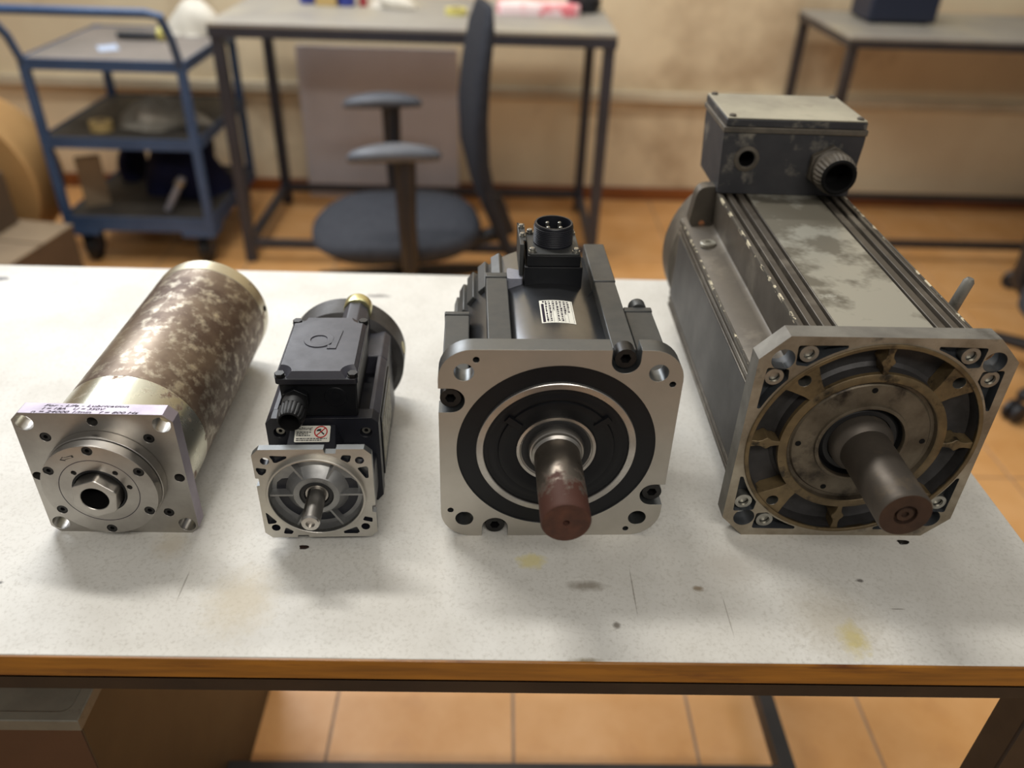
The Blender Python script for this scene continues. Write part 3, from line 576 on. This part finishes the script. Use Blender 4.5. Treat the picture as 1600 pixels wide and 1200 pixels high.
MB().lathe([(.0382, .0030), (.0378, .0008), (.0368, .0004), (.0352, .0004), (.0346, .0012), (.0344, .004)], cz, 72).build('bore_ring', 'm4_hub', m4)
MB().lathe([(.0345, .0035), (.0335, .0090), (.0300, .0050), (.0262, .0050), (.0256, .0110)], cz, 72).build('oil_seal', 'rubber', m4)
sp = []
for r, hw in ((.0665, .0020), (.0715, .0022), (.0750, .0030), (.0775, .0050), (.0790, .0056), (.0805, .0050), (.0830, .0030), (.0865, .0024), (.0930, .0034)): sp.append((r, hw))
loop = [(r, -h) for r, h in sp]+[(r, h) for r, h in sp[::-1]]
for k in range(4):
    t = pi/2*k; MB().plate([(x*cos(t)-z*sin(t), x*sin(t)+z*cos(t)) for x, z in loop], .0002, .0149, (), cz).build('web_spoke', 'm4_oil', m4, bev=.0006)
bl = [(.066, -.0065), (.0745, -.0085), (.0855, -.0130), (.0928, -.0165), (.0930, 0), (.0928, .0165), (.0855, .0130), (.0745, .0085), (.066, .0065)]
for k in range(4):
    t = pi/4+pi/2*k; R_ = lambda p: (p[0]*cos(t)-p[1]*sin(t), p[0]*sin(t)+p[1]*cos(t))
    hx = R_((.0868, 0)); MB().plate([R_(p) for p in bl], .0004, .0149, [(circ(hx[0], hx[1], .0052, 24), .012)], cz, wall=1, floor=2).build('thread_boss', ['m4_oil', 'screw', 'black_deep'], m4, bev=.0006)
wsh = MB().lathe([(.0044, .0022), (.0044, 0), (.0073, 0), (.0075, .0004), (.0075, .0080), (.0044, .0080)], n=32, mi=0).plate(circ(0, 0, .0044, 6), .0030, .0080, mi=0).mesh('washer_bolt', ['screw', 'bolt_black'], 30)
for s in (-1, 1):
    for t in (-1, 1):
        inst('washer_bolt', wsh, (s*.0630, .0018, a4+t*.0852), m4); inst('washer_bolt', wsh, (s*.0856, .0018, a4+t*.0640), m4)
MB().lathe([(.0255, .011), (.0255, -.0010), (.0245, -.0040), (.0225, -.0065), (.0205, -.0085), (.0203, -.0120), (.0203, -.0825), (.0192, -.0845)], cz, 72, mi=0).plate(circ(0, 0, .0192, 56), -.0845, -.08, [(circ(0, 0, .0088, 32), .003)], cz, mi=1, wall=1, floor=1, back=False).lathe([(.0, -.0820), (.0028, -.0820), (.0028, -.0838), (.0062, -.0838), (.0064, -.082)], cz, 24, mi=1).build('shaft', ['m4_shaft', 'm4_tip'], m4)
# body (turned a hair about the axis of the flange)
by = bpy.data.objects.new('motor_body', None); C.objects.remove(by) if by.name in C.objects else None
yw = -.02
def rotb(mb):
    mb.v = [(x*cos(yw)-y*sin(yw), x*sin(yw)+y*cos(yw), z) for x, y, z in mb.v]; return mb
Z0 = a4; TB, TS = .0985, .0966     # block half heights: top / side
prof = [(.0688, TB), (.0672, TB), (.0637, TB-.007), (.0600, TB-.007), (.0595, TB-.001), (.0537, TB-.001), (.0532, TB-.007), (.0492, TB-.007), (.0487, TB-.001), (.0417, TB-.001), (.0412, TB-.006), (.0388, TB-.006), (.0380, TB-.001)]
grooves = [(.0637, .0595), (.0535, .0487), (.0415, .0385)]
def halfprofile(H, W, xs):   # top run from right to left with grooves
    out = [(W, H-.0015), (W-.0015, H)]
    for g1, g0 in xs: out += [(g1, H), (g1, H-.0065), (g0, H-.0065), (g0, H)]
    for g1, g0 in reversed(xs): out += [(-g0, H), (-g0, H-.0065), (-g1, H-.0065), (-g1, H)]
    out += [(-W+.0015, H), (-W, H-.0015)]; return out
top = halfprofile(TB, .0688, grooves)
left = [(-z, x) for x, z in halfprofile(TS, .0560, [(.0500, .0475), (.0445, .0425)])]
left = [(x, z) for x, z in [(-TS+.0015, .0560), (-TS, .0545), (-TS, .0505), (-TS+.004, .0500), (-TS+.004, .0475), (-TS, .0470), (-TS, .0430), (-TS+.004, .0425), (-TS+.004, .0400), (-TS, .0395)]]
lft = left+[(x, -z) for x, z in reversed(left)]
notch = [(-.0684, .0640), (-.0700, .0622), (-.0740, .0612)]
pr4 = top+notch+lft+[(x, -z) for x, z in reversed(notch)]+[(-x, -z) for x, z in top]+[(-x, -z) for x, z in notch]+[(-x, -z) for x, z in lft]+[(-x, z) for x, z in reversed(notch)]
rotb(MB().plate(pr4, .0170, .345, (), cz)).build('motor_body', 'm4_body', m4, bev=.0006)
rotb(MB().box(-.0378, .0378, .0172, .33, Z0+TB-.0006, Z0+TB+.0005)).build('top_panel', 'm4_panel', m4)
for s in (-1, 1):
    rotb(MB().box(s*(TS-.0004), s*(TS+.0006), .0172, .335, Z0-.039, Z0+.039)).build('side_panel', 'm4_side_panel', m4)
    rotb(MB().box(s*.0673, s*.0692, .0172, .31, Z0+TB-.0022, Z0+TB+.0004)).build('chipped_edge', 'm4_chip', m4)
    rotb(MB().box(s*(TS-.0014), s*(TS+.0005), .0172, .33, Z0+.0540, Z0+.0562)).build('chipped_edge', 'm4_chip', m4)
plug = rotb(MB().lathe([(.0, .1632), (.003, .1632), (.003, .1645), (.0075, .1645), (.0085, .1635), (.0085, .160)], (-.083, .262), 24, ax='z')); plug.build('shelf_plug', 'm4_panel', m4)
rotb(MB().lathe([(.02, .345), (.097, .345), (.1018, .351), (.1018, .392), (.097, .402), (0, .404)], (0, a4+.0005), 80)).build('rear_bell', 'm4_body', m4)
rotb(MB().plate(fillet([(-.094, .157), (-.068, .152), (-.060, .2045), (-.088, .2045)], .014, 8), .318, .334)).build('lifting_ear', 'm4_body', m4, bev=.001)
rotb(MB().lathe([(.0, .3168), (.0030, .3172), (.0034, .318)], (-.079, .1625), 18)).build('ear_rivet', 'copper', m4)
# terminal box
bx = rotb(MB().plate([(-.0700, .2010), (.0700, .2010), (.0735, .2580), (.0735, .2655), (-.0735, .2655), (-.0735, .2580)], .309, .400, [(circ(-.0455, .2385, .0080, 28), .02)], wall=1, floor=1)); bx.build('terminal_box', ['box_paint', 'black_deep'], m4, bev=.0015)
rotb(MB().plate([(-.0745, .2655), (.0745, .2655), (.0745, .2715), (-.0745, .2715)], .3075, .408)).build('box_gasket', 'dusty', m4, bev=.001)
rotb(MB().box(-.0725, .0725, .3090, .410, .2716, .2790).box(-.0720, .0720, .3094, .4095, .2790, .2806, 1)).build('box_lid', ['box_paint', 'box_lid'], m4, bev=.0012)
for x, y in ((-.066, .3155), (.066, .3155), (-.066, .4035), (.066, .4035)):
    rotb(MB().lathe([(.0036, .2800), (.0036, .2822), (.0026, .2828), (0, .2828)], (x, y), 16, ax='z')).build('lid_screw', 'dusty', m4)
MB_rim = rotb(MB().lathe([(.0084, .3088), (.0096, .3070), (.0130, .3080), (.0135, .3090)], (-.0455, .2385), 32)); MB_rim.build('hole_rim', 'dusty', m4)
gp = (.0415, .2330)
rotb(MB().plate(circ(0, 0, .0235, 6, pi/6), .301, .309, (), gp)).build('gland_nut', 'dusty', m4, bev=.001)
g4 = MB().lathe([(.0190, .302), (.0200, .298), (.0200, .290)], gp, 48); vs = []; fs = []; ns = 28
for y, ra in ((.290, .0212), (.280, .0206), (.274, .0180)):
    for i in range(ns*2): rr = ra-(.0011 if i % 2 else 0); vs.append((gp[0]+rr*cos(pi*i/ns), y, gp[1]+rr*sin(pi*i/ns)))
for k in range(2):
    for i in range(ns*2): fs.append((k*ns*2+i, k*ns*2+(i+1) % (ns*2), (k+1)*ns*2+(i+1) % (ns*2), (k+1)*ns*2+i))
g4.add(vs, fs); g4.lathe([(.0180, .274), (.0160, .2725), (.0138, .2735), (.0134, .300), (0, .300)], gp, 40, mi=1)
rotb(g4).build('cable_gland', ['dusty', 'black_deep'], m4)
lv = MB().tube([(.092, .118, .150), (.106, .116, .158), (.1085, .114, .168), (.1105, .112, .185), (.1125, .111, .1975), (.113, .1108, .2005)], [.0052, .0052, .0052, .0050, .0048, .0030], 14); lv.build('lifting_pin', 'm4_side', m4)

# loose specks lying on the bench
for nm, lab_, x, y, r, mt in (('rust_flake', 'dark rust flake lying in front of the small black motor', -.158, .4985, .0034, 'flake'), ('oil_drop', 'black oil blob on the worktop before the largest motor', .3655, .5155, .0042, 'drop')):
    lp = [(r*(1+.25*math.sin(3*t+1))*1.15*cos(t), r*(.8+.2*cos(2*t))*sin(t)) for t in [2*pi*i/18 for i in range(18)]]
    o = MB().plate(lp, .0010, 0, ax='z').build(nm, mt, bev=.0004); o.location = (x, y, .0001); tag(o, lab_, 'speck')

# ---------------------------------------------------------------- background: trolley
tr = thing('trolley', 'blue steel three shelf trolley with push handle on black casters', 'trolley', (-1.2, 2.86, FL))
TX0, TX1, TY0, TY1 = -1.463, -.962, 2.6, 3.16
def P(o, mb, *a_, **k): return off(o, mb).build(*a_, **k)
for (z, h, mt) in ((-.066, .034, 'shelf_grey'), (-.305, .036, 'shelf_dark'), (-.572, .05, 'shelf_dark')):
    mb = MB(); zt = z
    mb.box(TX0, TX1, TY0, TY0+.004, zt-h, zt).box(TX0, TX1, TY1-.004, TY1, zt-h, zt).box(TX0, TX0+.004, TY0, TY1, zt-h, zt).box(TX1-.004, TX1, TY0, TY1, zt-h, zt).box(TX0, TX1, TY0, TY1, zt-.014, zt-.010)
    s_ = P(tr, mb, 'shelf', 'blue_steel', tr, bev=.001)
    l = MB().box(TX0+.006, TX1-.006, TY0+.006, TY1-.006, zt-.0098, zt-.004); off(tr, l).build('shelf_mat', mt, s_)
for x in (TX0+.012, TX1-.012):
    for y in (TY0+.012, TY1-.012): P(tr, MB().beam((x, y, -.618), (x, y, -.068), .026, .026, (0, 1, 0)), 'post', 'blue_steel', tr, bev=.002)
for x in (TX0+.055, TX1-.055): P(tr, MB().box(x-.055, x+.055, TY0-.001, TY0+.1, -.64, -.622), 'corner_plate', 'blue_steel', tr, bev=.002)
P(tr, MB().tube([(TX0+.012, TY0+.005, -.075), (TX0+.010, TY0-.03, .0), (TX0-.012, TY0-.075, .074), (TX0+.02, TY0-.08, .082), (TX1-.05, TY0-.08, .082), (TX1-.015, TY0-.075, .074), (TX1-.010, TY0-.03, .0), (TX1-.012, TY0+.005, -.075)], .013, 12), 'push_handle', 'blue_steel', tr)
for x in (TX0+.06, TX1-.05):
    for y in (TY0+.05, TY1-.05):
        c_ = P(tr, MB().lathe([(.0, x-.014), (.042, x-.014), (.047, x-.008), (.047, x+.008), (.042, x+.014), (0, x+.014)], (y, FL+.047), 28, ax='x'), 'caster_wheel', 'rubber', tr)
        f_ = MB().box(x-.024, x-.018, y-.03, y+.03, FL+.04, FL+.115).box(x+.018, x+.024, y-.03, y+.03, FL+.04, FL+.115).box(x-.024, x+.024, y-.03, y+.03, FL+.108, FL+.116); off(tr, f_).build('caster_fork', 'desk_frame', c_)
# things on the trolley
def blob(name, mat, label, cat, loc, sx, sy, sz, seed, n=14, rough=.18, group=None):
    rnd = random.Random(seed); ph_ = [rnd.uniform(0, 6.28) for _ in range(6)]; mb = MB(); vs = []; fs = []
    for i in range(n+1):
        e = -.15+(pi/2+.15)*i/n
        for k in range(24):
            t = 2*pi*k/24; r = 1+rough*(sin(2*t+ph_[0]+3*e)+.6*sin(3*t+ph_[1])+.5*sin(5*t+ph_[2]+4*e))*cos(e)
            vs.append((sx*r*cos(e)*cos(t), sy*r*cos(e)*sin(t), max(0, sz*sin(e)*(1+rough*.6*sin(3*t+ph_[3])))))
    for i in range(n):
        for k in range(24): fs.append((i*24+k, i*24+(k+1) % 24, (i+1)*24+(k+1) % 24, (i+1)*24+k))
    fs.append(tuple(range(24)))
    o = mb.add(vs, fs).build(name, mat, ang=80); o.location = loc; return tag(o, label, cat, group)
t = thing('screwdriver', 'dark handled tool with yellow ring on the trolley top shelf', 'tool', (-1.2, 2.93, -.0685))
MB().lathe([(0, -.09), (.012, -.085), (.013, 0), (.010, .05), (0, .052)], (0, .013), 16, ax='x').build('handle', 'plastic', t)
MB().lathe([(.014, .052), (.021, .054), (.021, .072), (.014, .074), (0, .074)], (0, .021), 20, ax='x').build('end_ring', 'yellow', t)
pp = MB().add([(-.03+.06*i/4, -.045+.09*j/4, .0006+.004*sin(i*1.1)*sin(j*.9)) for j in range(5) for i in range(5)], [(j*5+i, j*5+i+1, j*5+i+6, j*5+i+5) for j in range(4) for i in range(4)])
pp.add([(-.03, -.045, 0), (.03, -.045, 0), (.03, .045, 0), (-.03, .045, 0)], [(0, 1, 2, 3)])
o = pp.build('paper_slip', 'paper_blue'); o.location = (-1.265, 2.79, -.0695); o.rotation_euler = (0, 0, .5); tag(o, 'crumpled pale blue paper slip on the trolley top', 'paper')
blob('cloth_bundle', 'cloth_grey', 'grey cloth bundle heaped on the trolley middle shelf', 'cloth', (-1.14, 2.80, -.3085), .13, .11, .085, 4)
rl = thing('tape_roll', 'tan tape roll beside the grey bundle on the middle trolley shelf', 'tape', (-1.305, 2.70, -.3085))
MB().lathe([(.02, 0), (.036, 0), (.036, .03), (.02, .03), (.02, 0)], n=28, ax='z').build('tape', 'tan', rl); MB().lathe([(.017, .001), (.0199, .001), (.0199, .029), (.017, .029), (.017, .001)], n=28, ax='z').build('core', 'box_tan', rl)
blob('navy_cloth', 'cloth_navy', 'dark navy cloth heap on the bottom trolley shelf', 'cloth', (-1.15, 2.95, -.5755), .15, .17, .20, 9)
blob('navy_cloth', 'cloth_navy', 'low navy rag at the left of the bottom trolley shelf', 'cloth', (-1.385, 3.04, -.5755), .05, .08, .12, 5)
o = MB().plate(fillet(rect(-.04, 0, .04, .17), .006), -.012, .012).build('folded_card', 'box_tan', bev=.002); o.location = (-1.39, 2.72, -.5755); o.rotation_euler = (0, 0, .5); tag(o, 'upright tan card piece at the left end of the bottom shelf', 'card')
mr = thing('metal_rod', 'grey metal rod leaning on the navy cloth of the trolley', 'rod', (-1.13, 2.66, -.568)); mr.rotation_euler = (0, .55, .3)
MB().lathe([(0, .0), (.011, .0), (.012, .002), (.012, .13), (.009, .133), (0, .133)], n=16, ax='z').build('rod', 'tag_grey', mr); MB().lathe([(.0125, .1), (.016, .101), (.016, .118), (.0125, .119)], n=16, ax='z').build('collar', 'screw', mr)

# left: card drum and boxes
dr = thing('card_drum', 'big round tan card reel standing at the far left behind boxes', 'reel', (-1.79, 2.7, FL))
MB().lathe([(.05, -.1), (.265, -.1), (.27, -.095), (.27, .095), (.265, .1), (.05, .1), (.05, -.1)], (0, .271), 64).build('reel_body', 'card', dr)
MB().lathe([(.051, -.104), (.12, -.104), (.125, -.1005), (.051, -.1005)], (0, .271), 40).build('hub_ring', 'box_tan', dr)
bx2 = thing('low_box', 'low dusty brown box on the floor left of the trolley', 'box', (-1.68, 2.37, FL), -.15)
MB().box(-.28, .28, -.15, .17, .004, .188).build('box_body', 'box_dark', bx2, bev=.004)
for s_ in (-1, 1): MB().box(-.281, .281, *sorted((s_*.004+.01, s_*.161+.01)), .1885, .193).build('top_flap', 'box_tan', bx2, bev=.001)
bx1 = thing('storage_box', 'dark brown box with raised grey flap on the low box', 'box', (-1.72, 2.44, FL+.1935), -.1)
MB().box(-.2, .16, -.07, .08, 0, .17).build('box_body', 'box_dark', bx1, bev=.004); MB().hexa([(-.2, -.075, .171), (.16, -.075, .171), (.16, -.068, .173), (-.2, -.068, .173), (-.2, -.15, .12), (.12, -.15, .07), (.12, -.143, .072), (-.2, -.143, .122)]).build('flap', 'shelf_grey', bx1)

# ---------------------------------------------------------------- background: desks
def desk(name, label, x0, x1, y0, y1, zt, th, leg, mt, fm, inset_r, nstr=True):
    d = thing(name, label, 'desk', ((x0+x1)/2, (y0+y1)/2, FL))
    P(d, MB().box(x0, x1, y0, y1, zt-.012, zt), 'desk_top', mt, d, bev=.002)
    for (u0_, u1_, v0_, v1_) in ((x0, x1, y0, y0+.03), (x0, x1, y1-.03, y1), (x0, x0+.03, y0+.03, y1-.03), (x1-.03, x1, y0+.03, y1-.03)):
        P(d, MB().box(u0_, u1_, v0_, v1_, zt-th, zt-.0122), 'apron', fm, d, bev=.001)
    for x in (x0+.005, x1-leg-.005):
        for y in (y0+.004, y1-leg-.004): P(d, MB().box(x, x+leg, y, y+leg, FL, zt-th), 'leg', fm, d, bev=.001)
    zs = FL+.055
    for x in (x0+.008, x1-leg+.0): P(d, MB().box(x, x+leg*.8, y0+leg, y1-leg, zs, zs+.025), 'stretcher', fm, d)
    for y in (y0+.008, y1-leg): P(d, MB().box(x0+leg, x1-leg, y, y+leg*.8, zs, zs+.025), 'stretcher', fm, d)
    return d
desk('desk', 'grey topped desk with dark frame behind the office chair', -.888, .364, 2.645, 3.26, .042, .042, .034, 'desk_top', 'desk_frame', 0)
desk('desk', 'grey topped desk with brown black frame at the upper right', 1.135, 2.45, 2.78, 3.32, .035, .036, .03, 'desk_top', 'desk_frame2', 0)
dt = .0425
def bottle(x, y, mt, lab_, h=.15, r=.03):
    t = thing('bottle', lab_, 'bottle', (x, y, dt)); MB().lathe([(0, 0), (r, 0), (r*1.05, .004), (r*1.05, h*.7), (r*.5, h*.85), (r*.5, h), (0, h)], n=24, ax='z').build('bottle_body', mt, t)
    MB().lathe([(r*.55, h*.9), (r*.6, h*.9), (r*.6, h*1.08), (0, h*1.08)], n=20, ax='z').build('cap', 'plastic', t)
bottle(-.66, 3.06, 'blue', 'blue bottle at the back left of the desk'); bottle(-.525, 3.03, 'blue', 'blue bottle between the tan carton and red marker', .14, .028)
o = MB().box(-.035, .035, -.02, .02, 0, .10).box(-.034, .034, -.019, .019, .10, .104).build('carton', 'tan', bev=.002); o.location = (-.59, 3.02, dt); tag(o, 'small tan carton between two blue bottles on the desk', 'carton')
t = thing('marker_pen', 'red marker pen standing on the desk beside the bottle', 'marker', (-.468, 3.03, dt)); MB().lathe([(0, 0), (.014, 0), (.014, .09), (.012, .095), (0, .095)], n=18, ax='z').build('barrel', 'red', t); MB().lathe([(.0145, .06), (.0155, .061), (.0155, .12), (0, .125)], n=18, ax='z').build('cap', 'plastic', t)
blob('cloth_bag', 'cloth_white', 'cream cloth bag lying on the middle of the desk', 'bag', (-.36, 3.03, dt), .075, .06, .06, 12, group=None)
t = thing('tape_roll', 'yellow tape roll lying on the desk beside chair backrest', 'tape', (-.145, 2.92, dt)); MB().lathe([(.02, 0), (.036, 0), (.036, .018), (.02, .018), (.02, 0)], n=28, ax='z').build('tape', 'yellow', t); MB().lathe([(.0165, .001), (.0199, .001), (.0199, .017), (.0165, .017), (.0165, .001)], n=28, ax='z').build('core', 'box_tan', t)
o = MB().plate(fillet(rect(-.14, -.07, .14, .07), .03), .03, 0, ax='z').build('paper_packet', 'pink', bev=.008, seg=3); o.location = (.13, 3.0, dt); tag(o, 'pink and white printed packet on the right of the desk', 'packet')
t = thing('black_dish', 'small black dish at the right end of the desk', 'dish', (.29, 3.06, dt)); MB().lathe([(0, 0), (.05, 0), (.06, .02), (.06, .045), (.054, .045), (.05, .01), (0, .008)], n=28, ax='z').build('dish', 'plastic', t)
t = thing('instrument_case', 'dark navy case standing on the upper right desk', 'case', (1.4, 3.12, .0355)); MB().box(-.12, .12, -.09, .09, .006, .12).build('case_body', 'navy', t, bev=.008)
for x in (-.09, .09):
    for y in (-.06, .06): MB().lathe([(0, 0), (.012, 0), (.012, .008), (0, .008)], (x, y), 12, ax='z').build('foot', 'rubber', t)
o = MB().plate(fillet(rect(-.315, 0, .315, .60), .01), -.009, .009).build('panel_board', 'panel_grey', bev=.002); o.location = (-.475, 3.325, FL+.0005); o.rotation_euler = (radians(-1.5), 0, 0); tag(o, 'plain grey board leaning on the wall under the desk', 'board')
blob('white_bag', 'cloth_white', 'white plastic bag slumped on the rear right of the trolley top', 'bag', (-1.06, 3.07, -.0695), .09, .06, .11, 21, rough=.1)

# ---------------------------------------------------------------- office chairs
def chair(label, loc, rz, full=True):
    c = thing('office_chair', label, 'chair', loc, rz)
    # the chair faces -x in its own frame
    SZ = .30
    for k in range(5):
        t = 2*pi*k/5+.3; d = Vector((cos(t), sin(t), 0))
        l = MB().hexa([d*.03+Vector((-d.y, d.x, 0))*s_*.024+Vector((0, 0, z)) for s_, z in ((-1, .095), (1, .095), (1, .13), (-1, .13))]+[d*.29+Vector((-d.y, d.x, 0))*s_*.016+Vector((0, 0, z)) for s_, z in ((-1, .066), (1, .066), (1, .09), (-1, .09))]).build('base_arm', 'plastic', c, bev=.004)
        for s_ in (-1, 1):
            q = d*.29+Vector((-d.y, d.x, 0))*s_*.013
            w_ = MB().lathe([(0, -.009), (.024, -.009), (.029, -.005), (.029, .005), (.024, .009), (0, .009)], n=20, ax='x').build('caster', 'plastic', l); w_.location = (q.x, q.y, .0295); w_.rotation_euler = (0, 0, t+pi/2)
        MB().lathe([(0, .05), (.008, .05), (.008, .075), (0, .075)], (d.x*.29, d.y*.29), 10, ax='z').build('caster_stem', 'plastic', l)
    MB().lathe([(0, .07), (.035, .07), (.035, .13), (.024, .135), (.024, SZ-.07), (0, SZ-.07)], n=24, ax='z').build('gas_column', 'plastic', c)
    # seat
    vs = []; fs = []; n_ = 40; rings = [(.55, -.065), (.86, -.06), (1.0, -.03), (1.0, -.004), (.93, .012), (.7, .018), (.3, .012)]
    for f, z in rings:
        for k in range(n_):
            t = 2*pi*k/n_; ex = .72; x = (abs(cos(t))**ex)*math.copysign(1, cos(t))*.255*f; y = (abs(sin(t))**ex)*math.copysign(1, sin(t))*.235*f
            vs.append((x-.02, y, SZ+z-(.02*max(0, -x-.12)/.1 if z > -.02 else 0)))
    for i in range(len(rings)-1):
        for k in range(n_): fs.append((i*n_+k, i*n_+(k+1) % n_, (i+1)*n_+(k+1) % n_, (i+1)*n_+k))
    fs += [tuple(range(n_)), tuple(range((len(rings)-1)*n_, len(rings)*n_))]
    MB().add(vs, fs).build('seat', 'fabric', c, ang=60)
    MB().box(-.11, .11, -.10, .10, SZ-.09, SZ-.062).build('mechanism', 'plastic', c, bev=.004)
    # backrest: curved slab
    path = [(.345, .16), (.300, .26), (.255, .38), (.228, .50), (.222, .62), (.230, .74), (.245, .85), (.252, .905)]; vs = []; fs = []; m_ = 12
    for i, (x, z) in enumerate(path):
        hw = (.12, .15, .175, .185, .185, .175, .15, .11)[i]; th = (.014, .020, .025, .028, .028, .025, .022, .012)[i]
        for k in range(m_*2):
            t = 2*pi*k/(m_*2); yy = (abs(cos(t))**.6)*math.copysign(1, cos(t))*hw; xx = (abs(sin(t))**.8)*math.copysign(1, sin(t))*th
            vs.append((x+xx+.012*(1-(yy/.225)**2)-.015, yy, z))
    for i in range(len(path)-1):
        for k in range(m_*2): fs.append((i*m_*2+k, i*m_*2+(k+1) % (m_*2), (i+1)*m_*2+(k+1) % (m_*2), (i+1)*m_*2+k))
    fs += [tuple(range(m_*2)), tuple(range((len(path)-1)*m_*2, len(path)*m_*2))]
    MB().add(vs, fs).build('backrest', 'fabric_dark', c, ang=60)
    MB().tube([(.05, 0, SZ-.078), (.20, 0, SZ-.085), (.30, 0, SZ-.06), (.335, 0, .24), (.292, 0, .36)], [.022, .024, .024, .02, .015], 12).build('back_support', 'plastic', c)
    for s_ in (-1, 1):
        MB().tube([(0, s_*.12, SZ-.075), (0, s_*.24, SZ-.07), (0, s_*.275, SZ-.03), (-.005, s_*.275, SZ+.10), (-.005, s_*.268, SZ+.272)], [.018, .02, .024, .026, .03], 12).build('arm_post', 'plastic', c)
        vs = []; fs = []; pr_ = [(.55, -.022), (.95, -.012), (1, 0), (.92, .012), (.5, .018)]
        for f, z in pr_:
            for k in range(28):
                t = 2*pi*k/28; x = cos(t)*.125*f; vs.append((x-.03, s_*.266+sin(t)*.042*f, SZ+.29+z-.9*x*x))
        for i in range(len(pr_)-1):
            for k in range(28): fs.append((i*28+k, i*28+(k+1) % 28, (i+1)*28+(k+1) % 28, (i+1)*28+k))
        fs += [tuple(range(28)), tuple(range(4*28, 5*28))]
        MB().add(vs, fs).build('armrest', 'arm_pad', c, ang=60)
    return c
chair('grey fabric office chair in side view before the left desk', (-.285, 2.35, FL), .18)
chair('black castor base of an office chair nearest beyond the bench right end', (1.68, 1.87, FL), radians(40))
chair('black castor base of an office chair before the upper right desk', (2.06, 2.40, FL), radians(-22))
